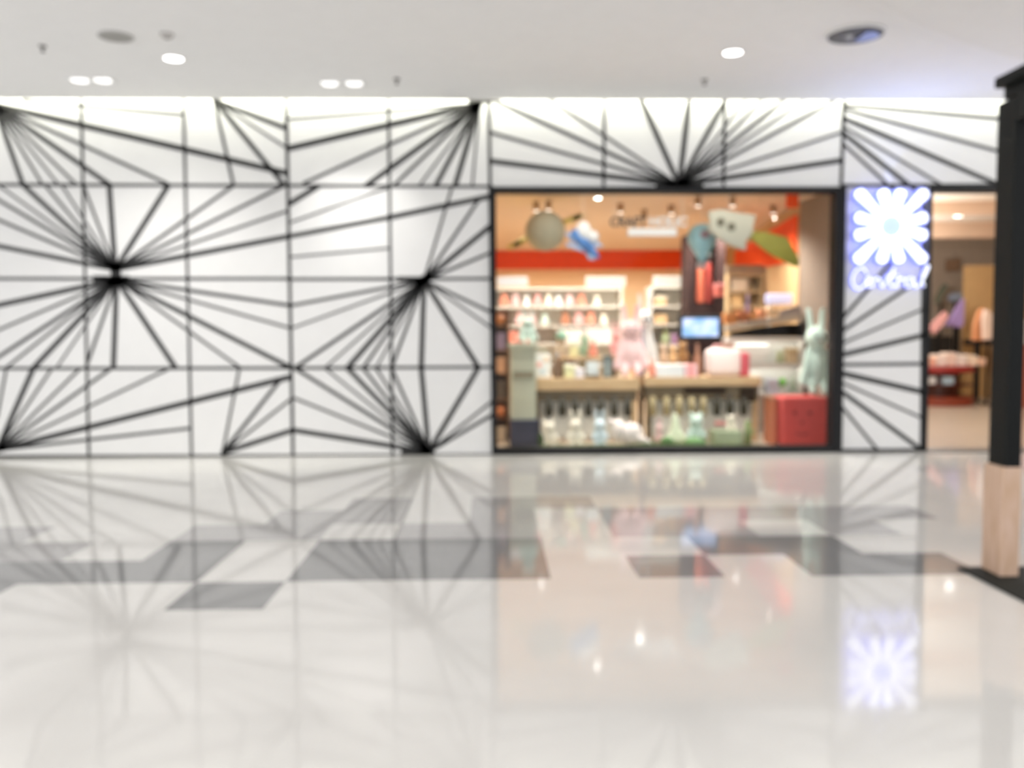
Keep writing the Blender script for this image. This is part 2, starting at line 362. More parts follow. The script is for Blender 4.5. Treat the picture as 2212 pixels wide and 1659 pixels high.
MB().slab([(p.x+.04, p.y-.13), (p.x+.13, p.y-.14), (p.x+.20, p.y-.05), (p.x+.20, p.y+.07), (p.x+.12, p.y+.14), (p.x+.04, p.y+.13)], ZC-.034, ZC-.026).build('blue_reflection_plate', mat('painted_blue_reflection', (.24, .30, .62), .25, var=0), t)  # added blue plate, stands in for the sign's reflection in the bowl
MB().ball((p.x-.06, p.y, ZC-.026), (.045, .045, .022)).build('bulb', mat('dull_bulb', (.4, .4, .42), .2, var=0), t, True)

# ================================================================== LIT SIGN ON THE PIER
sc_ = wall(1917, 491)
sg = thing('shop_sign', 'glowing white flower-shaped sign with script lettering below, on the pier right of the window', 'sign', (sc_.x, D, sc_.z))
M_sf = mat('sign_face', (1, 1, 1), .5, emit=(.82, .88, 1.0), es=1.9, var=0)
M_sb = mat('sign_side_halo', (.3, .35, 1), .5, emit=(.14, .20, 1.0), es=.55, var=0)  # blue halo light put into widened glowing backs of petals and script
px = D/FPX
half = 79*px
def petal(mb, ang, y0, y1, grow=0.0):
    c, s = math.cos(ang), math.sin(ang)
    Lr = (half-.055)/max(abs(c), abs(s)); w0, w1 = .043+grow, .060+grow
    n = (-s, c); tip = []
    for k in range(9):
        a = -PI/2+PI*k/8
        tip.append((sc_.x+c*(Lr+w1*.8*math.cos(a))+n[0]*w1*math.sin(a), sc_.z+s*(Lr+w1*.8*math.cos(a))+n[1]*w1*math.sin(a)))
    r0 = .150
    pts = [(sc_.x+c*r0-n[0]*w0*.75, sc_.z+s*r0-n[1]*w0*.75)] + tip + [(sc_.x+c*r0+n[0]*w0*.75, sc_.z+s*r0+n[1]*w0*.75)]
    mb.prism(pts, y0, y1)
for k in range(12):
    a = PI/12+k*PI/6
    f = MB(); petal(f, a, D-.110, D-.095); f = f.build('petal', M_sf, sg)
    b = MB(); petal(b, a, D-.094, D-.040, .022); b.build('petal_side_halo', M_sb, f)
mb = MB(); mb.ring((sc_.x, D-.1, sc_.z), .158, .034, Matrix.Rotation(PI/2, 3, 'X'), flat=.4); mb.build('flower_ring', M_sf, sg, True)
mb = MB(); mb.lathe((0, 0, 0), [(0, 0), (.124, 0), (.124, .02), (0, .02)]); bmesh.ops.rotate(mb.bm, verts=mb.bm.verts, matrix=Matrix.Rotation(PI/2, 3, 'X')); bmesh.ops.translate(mb.bm, verts=mb.bm.verts, vec=(sc_.x, D-.06, sc_.z))
mb.build('flower_centre', mat('sign_centre', (.3, .35, .9), .5, emit=(.36, .40, .95), es=.8, var=0), sg)
def strokes(mb, lst, y, r):
    for st in lst:
        P = [wall(a, b) for a, b in st]; P = [Vector((v.x, y, v.z)) for v in P]
        Q = []
        for i in range(len(P)-1):                    # smooth the stroke
            p0, p1, p2, p3 = P[max(i-1, 0)], P[i], P[i+1], P[min(i+2, len(P)-1)]
            for k in range(4):
                u = k/4; Q.append(.5*((2*p1)+(p2-p0)*u+(2*p0-5*p1+4*p2-p3)*u*u+(3*p1-p0-3*p2+p3)*u**3))
        Q.append(P[-1]); mb.tube(Q, r, 8)
SCR = [[(1868, 591), (1860, 580), (1847, 583), (1838, 597), (1837, 611), (1845, 623), (1857, 622), (1867, 612), (1876, 606), (1873, 600), (1867, 607), (1870, 618), (1880, 617)],
       [(1881, 619), (1884, 603)], [(1884, 609), (1888, 603), (1894, 602), (1897, 608), (1898, 616), (1902, 619), (1908, 612), (1917, 597), (1927, 580)], [(1927, 580), (1919, 604), (1920, 619), (1929, 617)], [(1911, 598), (1936, 596)],
       [(1932, 620), (1936, 602)], [(1935, 610), (1942, 602), (1949, 604)], [(1970, 606), (1960, 601), (1951, 609), (1955, 620), (1966, 615), (1970, 604), (1971, 617), (1979, 618), (1991, 600), (2001, 577), (1995, 579), (1987, 606), (1991, 618)]]
mb = MB(); strokes(mb, SCR, D-.06, .0105); scr = mb.build('script_lettering', mat('sign_script', (1, 1, 1), .5, emit=(.86, .9, 1.0), es=.95, var=0), sg, True)
mb = MB(); strokes(mb, SCR, D-.03, .019); mb.build('script_side_halo', M_sb, scr, True)
lamp('sign_glow', 'AREA', (sc_.x, D-.09, sc_.z), 10, (.10, .15, 1.0), aim=(sc_.x, D, sc_.z), shape='SQUARE', size=.8)

lamp('sign_shine', 'SPOT', (sc_.x, D-.16, sc_.z+.2), 30, (.42, .52, 1.0), aim=(sc_.x, D-1.2, sc_.z+1.6), spot_size=2.6, spot_blend=1.0, shadow_soft_size=0)

# ================================================================== KIOSK ON THE RIGHT
kx, ky = 2.968, 5.028
k = thing('kiosk', 'black kiosk frame with wood-based corner post standing on a black floor plinth', 'kiosk', (kx, ky, 0))
M_kb = mat('black_powder_coat', (.007, .008, .008), .55, var=.1, spec=.15)
MB().slab([(2.835, 2.2), (5.6, 2.2), (5.6, 5.25), (2.835, 5.25)], 0.001, .012).build('plinth', mat('black_plinth', (.014, .016, .014), .6, var=.1, spec=.15), k)
post = MB().box((kx+.022, ky+.006, .62), (kx+.112, ky+.195, 2.78), .006).build('post', M_kb, k)
MB().box((kx, ky, .012), (kx+.112, ky+.2, .655), .005).build('wooden_base', wood('pinkish_wood', srgb(216, 186, 166), srgb(194, 160, 130), .5, 'Z', 5), post)
MB().box((kx+.022, 2.25, 2.64), (kx+.115, ky+.005, 2.80), .004).box((kx+.116, ky+.02, 2.64), (5.5, ky+.18, 2.80), .004).box((kx+.05, 2.25, 2.802), (kx+.13, ky+.18, 2.868)).box((kx+.131, ky+.05, 2.802), (5.5, ky+.18, 2.868)).build('header', M_kb, k)
MB().box((kx+.0, 2.2, 2.869), (kx+.16, ky+.2, 2.93), .006).box((kx+.162, ky, 2.869), (5.5, ky+.2, 2.93), .006).build('cornice', M_kb, k)
MB().box((5.38, ky+.006, .012), (5.48, ky+.195, 2.638), .006).build('post', M_kb, k)

# ================================================================== SHOP INTERIOR SHELL
SZ = 3.30; YB = 20.2
M_pch = mat('peach_ceiling', srgb(228, 206, 182), .8, var=.02)
M_pw = mat('peach_wall', srgb(236, 202, 160), .8, var=.03)
M_org = mat('orange_band', srgb(232, 82, 34), .7, var=.05, spec=.2)
M_tan = mat('tan_wall', srgb(196, 160, 116), .8, var=.03)
M_gbr = mat('grey_brown_wall', srgb(128, 113, 100), .8, var=.03)
M_sfl = mat('shop_floor_cream', (.62, .52, .40), .3, var=.05)
struct('floor_shop', MB().slab([(-.8, D+.18), (4.58, D+.18), (4.58, 12.72), (5.44, YB+.1), (-.8, YB+.1)], -.05, 0), M_sfl)
struct('ceiling_shop', MB().slab([(-.8, D+.18), (4.58, D+.18), (4.58, 12.72), (5.44, YB+.1), (-.8, YB+.1)], SZ, SZ+.1), M_pch)
struct('wall_shop_back', MB().box((-.8, YB, 0), (5.42, YB+.1, SZ)), M_pw)
struct('wall_shop_left', MB().box((-.8, D+.18, 0), (-.7, YB, SZ)), M_pw)
WRX, WRY = 4.45, 12.72
struct('wall_shop_right', MB().hexa([(4.44, WRY+.01, 0), (5.32, YB, 0), (5.42, YB, 0), (4.54, WRY+.01, 0), (4.44, WRY+.01, SZ), (5.32, YB, SZ), (5.42, YB, SZ), (4.54, WRY+.01, SZ)]), M_tan)
struct('wall_window_side', MB().box((WRX, D+.18, 0), (4.58, WRY, SZ)), M_gbr)
struct('trim_3', MB().box((-.7, YB-.06, 2.88), (5.30, YB, SZ-.001)), M_org)
a, b = aty(1590, 545, 18.6), aty(1590, 592, 18.6); c, d = aty(1724, 464, 12.8), aty(1724, 562, 12.8)
struct('trim_4', MB().hexa([(b.x-.04, b.y, b.z), (d.x-.04, d.y, d.z), (d.x+.06, d.y, d.z), (b.x+.06, b.y, b.z), (a.x-.04, a.y, a.z), (c.x-.04, c.y, c.z), (c.x+.06, c.y, c.z), (a.x+.06, a.y, a.z)]), M_org)
# entrance room
M_efl = mat('entrance_floor_beige', (.58, .51, .42), .25, var=.03)
EB = 21.0; EZC = 3.72
struct('floor_entrance', MB().slab([(4.95, D+.18), (13, D+.18), (13, EB), (5.62, EB)], -.05, 0), M_efl)
struct('ceiling_entrance', MB().slab([(4.95, D+.18), (13, D+.18), (13, EB), (5.62, EB)], EZC, EZC+.1), mat('entrance_ceiling', srgb(240, 228, 212), .8, var=.02))
struct('wall_entrance_back', MB().box((5.5, EB, 0), (13, EB+.1, EZC)), mat('entrance_wall', srgb(190, 176, 160), .8, var=.05))
struct('wall_entrance_left', MB().hexa([(4.95, D+.18, 0), (5.62, EB, 0), (5.56, EB, 0), (4.87, D+.18, 0), (4.95, D+.18, EZC), (5.62, EB, EZC), (5.56, EB, EZC), (4.87, D+.18, EZC)]), M_tan)
struct('wall_entrance_right', MB().box((13, D+.18, 0), (13.1, EB, EZC)), M_tan)
p, q = aty(2092, 550, 19), aty(2170, 700, 19)
struct('wall_entrance_tan', MB().box((p.x, 19, 0), (13, 19.2, 2.86)), mat('warm_tan_wall', srgb(204, 168, 118), .7, var=.03))
M_beam = mat('brown_beam', srgb(222, 192, 166), .7, var=.03)
for i, (y, z0, z1, rot) in enumerate(((12.6, 3.56, EZC, .16), (15.2, 3.50, EZC, .10), (18.2, 3.40, EZC, .04))):
    mb = MB().box((-4.2, -.16, z0), (4.2, .16, z1-.001)); bmesh.ops.rotate(mb.bm, verts=mb.bm.verts, matrix=Matrix.Rotation(-rot, 3, 'Z')); bmesh.ops.translate(mb.bm, verts=mb.bm.verts, vec=(8.9, y+.4, 0))
    struct('trim_%d' % (5+i), mb, M_beam)
p = atz(2075, 506, EZC)
def small_lamp(p, z, label, es=14, r=.07, cat='ceiling light', group=None):
    t = thing('spot_lamp_fitting', label, cat, (p.x, p.y, z), group)
    MB().ring((p.x, p.y, z-.006), r+.012, .012, flat=.6).build('trim_ring', M_trim, t, True)
    MB().lathe((p.x, p.y, z-.012), [(0, 0), (r, 0), (r, .01), (0, .01)], 20).build('lens', mat('hot_lamp_%d' % es, (1, 1, 1), .5, emit=(1, .97, .92), es=es, var=0), t)
    return t
# ceiling spotlights of the shop: brown housings seen from below, each with its lamp
M_hous = mat('brown_lamp_housing', srgb(150, 118, 84), .5, var=0)
LIT = [((1158, 436), 'left one of the brown pair above the ringed planet'), ((1185, 434), 'right one of the brown pair above the ringed planet'), ((1340, 440), 'above the left end of the hanging name sign'), ((1391, 453), 'above the middle of the hanging name sign'),
       ((1450, 443), 'above the right end of the hanging name sign'), ((1507, 425), 'above the blue balloon'), ((1582, 425), 'above the grey star with dark eyes'), ((1670, 443), 'near the orange pennant at right')]
proto = None
for (px_, py_), lab in LIT:
    p = atz(px_, py_, SZ); full = 'small brown ceiling spotlight ' + lab
    if proto is None:
        proto = thing('ceiling_spotlight', full, 'spotlight', (p.x, p.y, SZ), 'brown spotlights on the shop ceiling')
        MB().lathe((p.x, p.y, SZ-.02), [(0, 0), (.05, 0), (.05, .02), (0, .02)], 16).build('mount', M_hous, proto)
        MB().cone((p.x, p.y-.0, SZ-.02), (p.x, p.y-.02, SZ-.13), .035, .05, 16).build('housing', M_hous, proto)
        MB().lathe((p.x, p.y-.021, SZ-.136), [(0, 0), (.036, 0), (.036, .003), (0, .003)], 16).build('lens', mat('spot_bulb', (1, 1, 1), .5, emit=(1, .93, .82), es=3, var=0), proto)
    else: copy_tree(proto, (p.x, p.y, SZ), full)
for x in (.8, 2.2, 3.5):
    for y, e in ((12.9, 270), (15.6, 150), (18.6, 80)):
        lamp('shop_lamp', 'SPOT', (x, y, SZ-.15), e, (1, .95, .88), aim=(x, y+.3, 0), spot_size=2.7, spot_blend=.6, shadow_soft_size=.05)
for i, (x, y) in enumerate(((6.2, 13.6), (7.2, 15.4), (8.4, 17.6))):
    lamp('entrance_fill_point', 'POINT', (x, y, 2.7), 75, (1, .97, .93), shadow_soft_size=0)  # added mid-air fill without fittings, lifts the entrance ceiling
# floor reflections of small bright lamps: lit downlights deeper in the shop
for (px_, py_), lab in (((1190, 1345), 'left of the hanging name sign'), ((1290, 1440), 'nearest the window, above the hanging name sign'), ((1590, 1250), 'far back beyond the grey star'), ((1665, 1330), 'beyond the green comet tail'), ((1170, 1262), 'far back behind the ringed planet')):
    d = ray(px_, py_); t0 = -HC/d.z; g0 = Vector((d.x*t0, d.y*t0, 0)); t1 = SZ/(-d.z); p = g0+Vector((d.x*t1, d.y*t1, 0))
    small_lamp(p, SZ, 'tiny bright downlight in the shop ceiling ' + lab, 22, .04, group='bright downlights in the shop ceiling')
small_lamp(aty(2070, 507, 17.4), EZC, 'bright small downlight in the entrance ceiling left of the black post', 14, .09)
p = atz(2070, 505, EZC)

# ================================================================== HANGING ORNAMENTS IN THE WINDOW
M_str = mat('clear_thread', (.75, .72, .66), .5, var=0)
def thread(t, x, y, z0, z1=SZ): MB().cone((x, y, z0), (x, y, z1-.001), .003, .003, 6).build('thread', M_str, t)
def ornament(name, label, cat, px_, py_, Y):
    p = aty(px_, py_, Y); return thing(name, label, cat, p), p, Y/FPX
# ringed planet
t, p, u = ornament('planet_ornament', 'grey-green hanging planet with a tilted olive ring', 'ornament', 1178, 499, 12.0)
MB().ball(p, 43*u, u=40, v=24).build('planet', mat('grey_green_felt', srgb(170, 168, 148), .85, var=.05, scale=9), t, True)
rot = Matrix.Rotation(math.radians(-23.5), 3, 'Y') @ Matrix.Rotation(math.radians(6), 3, 'X')
rg = MB(); rg.ring(p, 76*u, 14*u, rot, n=56, flat=.42); bmesh.ops.delete(rg.bm, geom=[v for v in rg.bm.verts if v.co.y < p.y-40*u], context='VERTS'); rg.build('ring', mat('olive_felt', srgb(222, 210, 124), .8, var=.05), t, True)
thread(t, p.x, p.y, p.z+43*u)
# blue shuttle
t, p, u = ornament('spaceship_ornament', 'blue and white hanging toy spaceship with stubby wings below the planet', 'ornament', 1262, 520, 11.4)
A, B = aty(1236, 500, 11.4), aty(1284, 548, 11.4)
M_blu = mat('blue_felt', srgb(92, 142, 210), .8, var=.05)
mb = MB().caps(A.lerp(B, .15), A.lerp(B, .8), 12*u, 11*u).cone(A.lerp(B, .85), A.lerp(B, 1.2), 10*u, 3*u); mb.build('fuselage', M_blu, t, True)
mb = MB()
for poly in (((1224, 500), (1246, 512), (1240, 528), (1222, 506)), ((1224, 524), (1252, 530), (1262, 546), (1222, 530)), ((1262, 512), (1298, 526), (1302, 534), (1268, 530)), ((1262, 540), (1272, 560), (1284, 562), (1284, 540))):
    mb.prism([(aty(*q, 11.4).x, aty(*q, 11.4).z) for q in poly], 11.38, 11.43)
mb.build('wings', mat('pale_blue_felt', srgb(176, 200, 232), .8, var=.05), t)
c = aty(1260, 500, 11.4); MB().ball(c, (17*u, 14*u, 22*u)).ball(aty(1280, 512, 11.4), (14*u, 12*u, 14*u)).build('cabin', mat('white_felt', (.82, .83, .84), .8, var=.03), t, True)
thread(t, c.x, c.y, c.z+21*u)
# shop name hanging sign
t, p, u = ornament('name_sign', 'hanging metallic shop name lettering with a smaller bright line below it', 'sign', 1400, 488, 11.6)
def text(name, body, px0, px1, py_, h, Y, m, parent, ext=.012):
    cu = bpy.data.curves.new(name, 'FONT'); cu.body = body; cu.size = 1; cu.extrude = .02; cu.offset = .028
    o = bpy.data.objects.new(name, cu); C.objects.link(o); dg = bpy.context.evaluated_depsgraph_get(); dg.update()
    me = bpy.data.meshes.new_from_object(o.evaluated_get(dg)); bpy.data.objects.remove(o)
    xs_ = [v.co.x for v in me.vertices]; zs = [v.co.y for v in me.vertices]
    a, b = aty(px0, py_, Y), aty(px1, py_, Y); hh = h*Y/FPX; wl = world_loc(parent)
    for v in me.vertices:
        X = a.x+(v.co.x-min(xs_))/(max(xs_)-min(xs_))*(b.x-a.x); Z = a.z+((v.co.y-min(zs))/(max(zs)-min(zs))-.5)*hh; Yy = Y+(ext if v.co.z < 0 else -ext)
        v.co = Vector((X, Yy, Z))-wl
    o = bpy.data.objects.new(name, me); C.objects.link(o); me.materials.append(m); me.name = name; o.parent = parent; return o
M_slv = mat('brushed_silver', (.50, .52, .52), .35, .75, var=.03)
text('lettering', 'CRAFT', 1318, 1396, 479, 21, 11.6, mat('shaded_letter_grey', (.05, .053, .052), .6, .0, var=0), t, .02)  # letters split dark and pale: uneven light put into the colours
text('lettering', 'HOLIC', 1402, 1484, 479, 21, 11.6, mat('lit_letter_pale', (.66, .67, .67), .4, .2, var=0), t, .02)
a, b = aty(1356, 510, 11.6), aty(1462, 493, 11.6)
MB().box((a.x, 11.585, a.z), (b.x, 11.615, b.z), .008).build('name_bar', mat('white_metal_bar', (.78, .79, .79), .3, .2, var=0), t)
for xq in (1370, 1445): q = aty(xq, 493, 11.6); MB().cone((q.x, 11.6, q.z-.01), (q.x, 11.6, aty(xq, 471, 11.6).z), .006, .006, 8).build('link_rod', M_slv, t)
for xq in (1326, 1474): q = aty(xq, 472, 11.6); thread(t, q.x, 11.6, q.z-.02)
# blue balloon
t, p, u = ornament('balloon_ornament', 'teal-blue teardrop hot-air balloon hanging in front of the dark cabinet', 'ornament', 1517, 514, 11.9)
prof = [(0, -50*u), (7*u, -50*u), (9*u, -42*u), (20*u, -26*u), (30*u, -8*u), (32*u, 4*u), (27*u, 18*u), (16*u, 28*u), (0, 31*u)]
MB().lathe(p, prof, 32).build('envelope', mat('teal_blue_felt', srgb(142, 186, 198), .75, var=.06, scale=8), t, True)
MB().ball(p+Vector((-2*u, -31*u, 4*u)), (10*u, 3*u, 9*u)).build('badge', mat('plum_felt', srgb(140, 120, 128), .8, var=0), t, True)
MB().box(p+Vector((-9*u, -8*u, -66*u)), p+Vector((9*u, 8*u, -52*u)), 2*u).build('basket', mat('grey_basket', srgb(160, 150, 152), .8, var=.1), t)
thread(t, p.x, p.y, p.z+31*u)
# grey star with eyes and a green tail
t, p, u = ornament('shooting_star_ornament', 'pale grey star with two dark eyes trailing a wide green comet tail', 'ornament', 1586, 492, 11.4)
def poly(lst, Y): return [(aty(a_, b_, Y).x, aty(a_, b_, Y).z) for a_, b_ in lst]
mb = MB(); mb.prism(poly([(1528, 458), (1556, 452), (1590, 460), (1612, 466), (1632, 464), (1626, 486), (1624, 506), (1606, 522), (1612, 542), (1584, 532), (1562, 522), (1548, 508), (1530, 498), (1536, 478)], 11.4), 11.36, 11.46)
bmesh.ops.bevel(mb.bm, geom=mb.bm.edges[:], offset=.015, segments=2, affect='EDGES'); mb.build('star', mat('pale_grey_felt', srgb(184, 184, 170), .85, var=.04), t)
for q in ((1557, 480), (1580, 490)): MB().ball(aty(*q, 11.36), (9*u, .015, 9.5*u)).build('eye', mat('olive_grey_felt', srgb(104, 102, 88), .8, var=0), t, True)
mb = MB(); mb.prism(poly([(1618, 512), (1626, 500), (1660, 502), (1702, 514), (1708, 530), (1726, 560), (1722, 578), (1690, 562), (1664, 548), (1640, 530)], 11.42), 11.40, 11.47)
bmesh.ops.bevel(mb.bm, geom=mb.bm.edges[:], offset=.012, segments=2, affect='EDGES'); mb.build('tail', mat('moss_green_felt', srgb(158, 154, 70), .85, var=.06), t)
q = aty(1575, 457, 11.4); thread(t, q.x, q.y, q.z-.02)
# pennant
a, b = aty(1698, 418, 11.8), aty(1725, 449, 11.8)
t = thing('pennant', 'small orange cloth pennant hanging from the ceiling at the right of the window', 'banner', (a.x, 11.8, b.z))
MB().box((a.x, 11.79, b.z), (b.x, 11.805, SZ-.03), .004).build('cloth', M_org, t)
MB().cone((a.x-.01, 11.797, SZ-.02), (b.x+.01, 11.797, SZ-.02), .012, .012, 10).build('rod', M_hous, t)

# ================================================================== FURNITURE IN THE WINDOW
M_bw = wood('beige_table_wood', srgb(206, 178, 138), srgb(184, 150, 108), .5)
M_dw = wood('dark_table_wood', srgb(122, 104, 76), srgb(92, 76, 52), .55)
M_kd = mat('dark_drop', srgb(62, 58, 46), .6, var=.1)
M_kb2 = mat('beige_drop', srgb(170, 154, 116), .6, var=.1)
M_wp = mat('off_white_paint', (.76, .74, .68), .6, var=.03)
def table(name, label, px0, px1, Y, depth, ytop, drops, thick=26):
    a = aty(px0, ytop, Y); b = aty(px1, ytop, Y); z = a.z; u = Y/FPX
    t = thing(name, label, 'display table', ((a.x+b.x)/2, Y, 0))
    zt = aty(px0, ytop+thick, Y).z; zd = aty(px0, ytop+50, Y).z
    MB().box((a.x, Y, zt), (b.x, Y+depth, z), .012).build('tabletop', M_bw, t)
    MB().box((a.x+.03, Y+.035, zd), (b.x-.03, Y+depth-.03, zt-.001), .004).build('apron', M_dw, t)
    for x in (a.x+.035, b.x-.105):
        for y in (Y+.04, Y+depth-.11): MB().box((x, y, 0), (x+.07, y+.07, zd-.001), .006).build('leg', M_dw if x < b.x-.2 else M_bw, t)
    for pxd, kind in drops:
        c = aty(pxd, ytop+60, Y+.02); zl = aty(pxd, ytop+82, Y).z
        MB().caps((c.x, Y+.02, zd+.02), (c.x, Y+.02, zl+.045), .044, .052, 12).build('hanging_drop', M_kd if kind else M_kb2, t, True)
    MB().box((a.x+.04, Y+.115, .05), (b.x-.04, Y+.135, zd-.001)).build('back_panel', M_wp, t)
    return t, z, zt
tA, zA, _ = table('display_table', 'beige wooden display table at left with a row of dark drops under its edge', 1150, 1382, 11.5, .75, 818, [(1186, 1), (1215, 1), (1242, 1), (1271, 1), (1298, 1), (1327, 1), (1356, 1)])
tB, zB, _ = table('display_table', 'beige wooden display table at right with an open dark drawer slot', 1392, 1646, 11.5, .75, 816, [(1410, 0), (1440, 0), (1467, 0), (1494, 0), (1519, 0), (1549, 1), (1577, 1), (1607, 1)], 19)
a, b = aty(1478, 852, 11.5), aty(1568, 836, 11.5)
MB().box((a.x, 11.488, a.z), (b.x, 11.499, b.z), .003).build('drawer_slot', mat('drawer_brown', srgb(44, 32, 20), .8, var=.1, spec=.1), tB)
a, b = aty(1598, 868, 11.5), aty(1632, 838, 11.5)
MB().box((a.x, 11.488, a.z), (b.x, 11.499, b.z), .003).build('drawer_slot', mat('drawer_brown', srgb(44, 32, 20), .8, var=.1, spec=.1), tB)

def boxthing(name, label, cat, px0, py0, px1, py1, Y, depth, m, part='carton', lid=None, band=None, group=None, bevel=.008, zb=None):
    a, b = aty(px0, py1, Y), aty(px1, py0, Y)
    if zb is not None: a.z = zb+.002
    t = thing(name, label, cat, ((a.x+b.x)/2, Y+depth/2, a.z), group)
    h = b.z-a.z; zt = b.z-(h*.28 if lid else 0)
    MB().box((a.x, Y, a.z), (b.x, Y+depth, zt), bevel).build(part, m, t)
    if lid: MB().box((a.x-.006, Y-.006, zt), (b.x+.006, Y+depth+.006, b.z), bevel).build('lid', lid, t)
    if band:
        w = (b.x-a.x)*.12; xm = (a.x+b.x)/2
        MB().box((xm-w, Y-.009, a.z+.001), (xm+w, Y+depth+.009, b.z+.004), .003).build('ribbon', band, t)
    return t
# pedestal, crate and shelf at the far left of the window
M_sage = mat('sage_grey_paint', srgb(188, 190, 168), .6, var=.04)
a, b = aty(1103, 905, 11.3), aty(1157, 742, 11.3)
zcr = aty(1100, 907, 11.2).z
t = thing('crate', 'dark navy storage crate under the sage pedestal at lower left of the window', 'crate', (a.x+.15, 11.2, 0))
a2, b2 = aty(1102, 907, 11.15), aty(1165, 907, 11.15)
MB().box((a2.x, 11.15, 0), (b2.x, 11.48, zcr), .012).build('body', mat('navy_paint', srgb(58, 60, 78), .6, var=.06), t)
MB().box((a2.x-.006, 11.14, zcr-.05), (b2.x+.006, 11.149, zcr-.012), .003).build('slat', mat('navy_slat', srgb(52, 54, 70), .6, var=.06), t)
MB().box((a2.x-.006, 11.14, .02), (b2.x+.006, 11.149, .06), .003).build('slat', MATS['navy_slat'], t)
t = thing('pedestal', 'tall sage-grey display pedestal standing on the navy crate', 'pedestal', ((a.x+b.x)/2, 11.3, zcr))
MB().box((a.x, 11.2, zcr), (b.x, 11.45, b.z-.05), .01).build('column', M_sage, t)
MB().box((a.x-.03, 11.17, b.z-.05), (b.x+.03, 11.47, b.z), .008).build('cap', M_sage, t)
MB().box((a.x+.03, 11.19, zcr+.52), (b.x-.03, 11.199, zcr+.62), .004).build('plaque', mat('taupe_plaque', srgb(140, 134, 112), .6, var=.05), t)
# plush builder: one continuous remeshed body
def plush(label, px_, py0, py1, Y, col, kind='long', w=1.0, lean=0, eyes=True, group='soft plush toys in the shop window', base=None, name='plush_toy', belly=None, turn=0, face=None):
    top = aty(px_, py0, Y); bot = aty(px_, py1, Y); z0 = bot.z if base is None else base+.002; h = top.z-z0; x = (top.x+bot.x)/2
    t = thing(name, label, 'plush toy', (x, Y, z0), group)
    R = lambda fx, fy, fz: Vector((x+fx*h*w+lean*fz*h, Y+fy*h, z0+fz*h))
    mb = MB()
    if kind == 'long':          # long-limbed rabbit-like toy, sitting with its legs hanging forward
        mb.ball(R(0, 0, .34), (h*.13*w, h*.11, h*.22)).ball(R(0, -.01, .64), (h*.15*w, h*.13, h*.13))
        for s in (-1, 1):
            mb.caps(R(s*.07, 0, .72), R(s*.10, .02, .955), h*.045*w, h*.042*w)
            mb.caps(R(s*.11, -.02, .50), R(s*.21, -.07, .14), h*.045*w, h*.055*w)
            mb.caps(R(s*.06, -.02, .18), R(s*.09, -.10, .055), h*.06*w, h*.054*w)
        ez, ey, es = .66, -.135, .05
    elif kind == 'bear':
        mb.ball(R(0, 0, .32), (h*.24*w, h*.2, h*.29)).ball(R(0, -.02, .70), (h*.23*w, h*.2, h*.2))
        for s in (-1, 1):
            mb.ball(R(s*.17, 0, .90), (h*.085*w, h*.06, h*.085))
            mb.caps(R(s*.2, -.05, .48), R(s*.29, -.14, .28), h*.07*w, h*.075*w)
            mb.caps(R(s*.12, -.08, .10), R(s*.19, -.22, .09), h*.085*w, h*.085*w)
        ez, ey, es = .73, -.205, .085
    elif kind == 'bunny':
        mb.ball(R(0, 0, .26), (h*.20*w, h*.17, h*.24)).ball(R(0, -.01, .56), (h*.19*w, h*.16, h*.16))
        for s in (-1, 1):
            mb.caps(R(s*.09, 0, .66), R(s*.12, .01, .93), h*.055*w, h*.055*w)
            mb.caps(R(s*.16, -.04, .40), R(s*.23, -.12, .22), h*.055*w, h*.06*w)
            mb.caps(R(s*.10, -.06, .08), R(s*.15, -.18, .075), h*.07*w, h*.072*w)
        ez, ey, es = .58, -.165, .065
    elif kind == 'lying':       # toy lying on its side
        mb.ball(R(0, 0, .45), (h*.95*w, h*.4, h*.42)).ball(R(-.95, -.05, .55), (h*.5*w, h*.42, h*.44))
        for s in (-1, 1):
            mb.caps(R(-1.1+s*.1, 0, .85), R(-1.35+s*.35, 0, .92), h*.1, h*.09)
            mb.caps(R(.6, s*.2-.1, .3), R(1.3, s*.3-.1, .13), h*.16, h*.13)
        ez, ey, es = .6, -.44, .1
    elif kind == 'cone':
        mb.lathe(R(0, 0, 0), [(0, .001), (h*.36*w, .001), (h*.40*w, h*.08), (h*.30*w, h*.45), (h*.15*w, h*.85), (h*.04*w, h*.99), (0, h)], 24)
        for s in (-1, 1): mb.caps(R(s*.25, -.1, .4), R(s*.38, -.2, .2), h*.06, h*.07)
        ez, ey, es = .52, -.27, .08
    b = mb.build('body', col, t, remesh=max(h*.022, .008))
    if eyes:
        cx_ = -.95 if kind == 'lying' else 0
        for s in (-1, 1): MB().ball(R(cx_+s*es, ey, ez), h*.019, u=10, v=8).build('eye', mat('plush_eye', (.03, .028, .026), .3, var=0), t, True)
        MB().ball(R(cx_, ey-.012, ez-.055), (h*.022*w, h*.012, h*.016), u=10, v=8).build('nose', mat('plush_nose', srgb(150, 110, 100), .6, var=0), t, True)
    return t
def felt(n, r, g, b): return mat('plush_'+n, srgb(r, g, b), .95, var=.06, scale=25, sheen=.3)
P_mint = felt('mint', 206, 226, 214); P_teal = felt('teal', 150, 178, 176); P_pink = felt('pink', 236, 198, 196); P_rose = felt('rose', 232, 176, 172); P_cream = felt('cream', 246, 238, 220)
P_white = felt('white', 250, 250, 246); P_blue = felt('blue', 214, 230, 236); P_brown = felt('brown', 178, 120, 90); P_coral = felt('coral', 232, 150, 124); P_green = felt('pale_green', 222, 230, 200); P_grey = felt('grey', 200, 196, 186); P_orange = felt('orange', 220, 146, 88)
plush('mint plush rabbit with long ears sitting on the sage pedestal', 1140, 672, 744, 11.38, P_mint, 'long', 1.25, base=aty(1130, 742, 11.3).z)
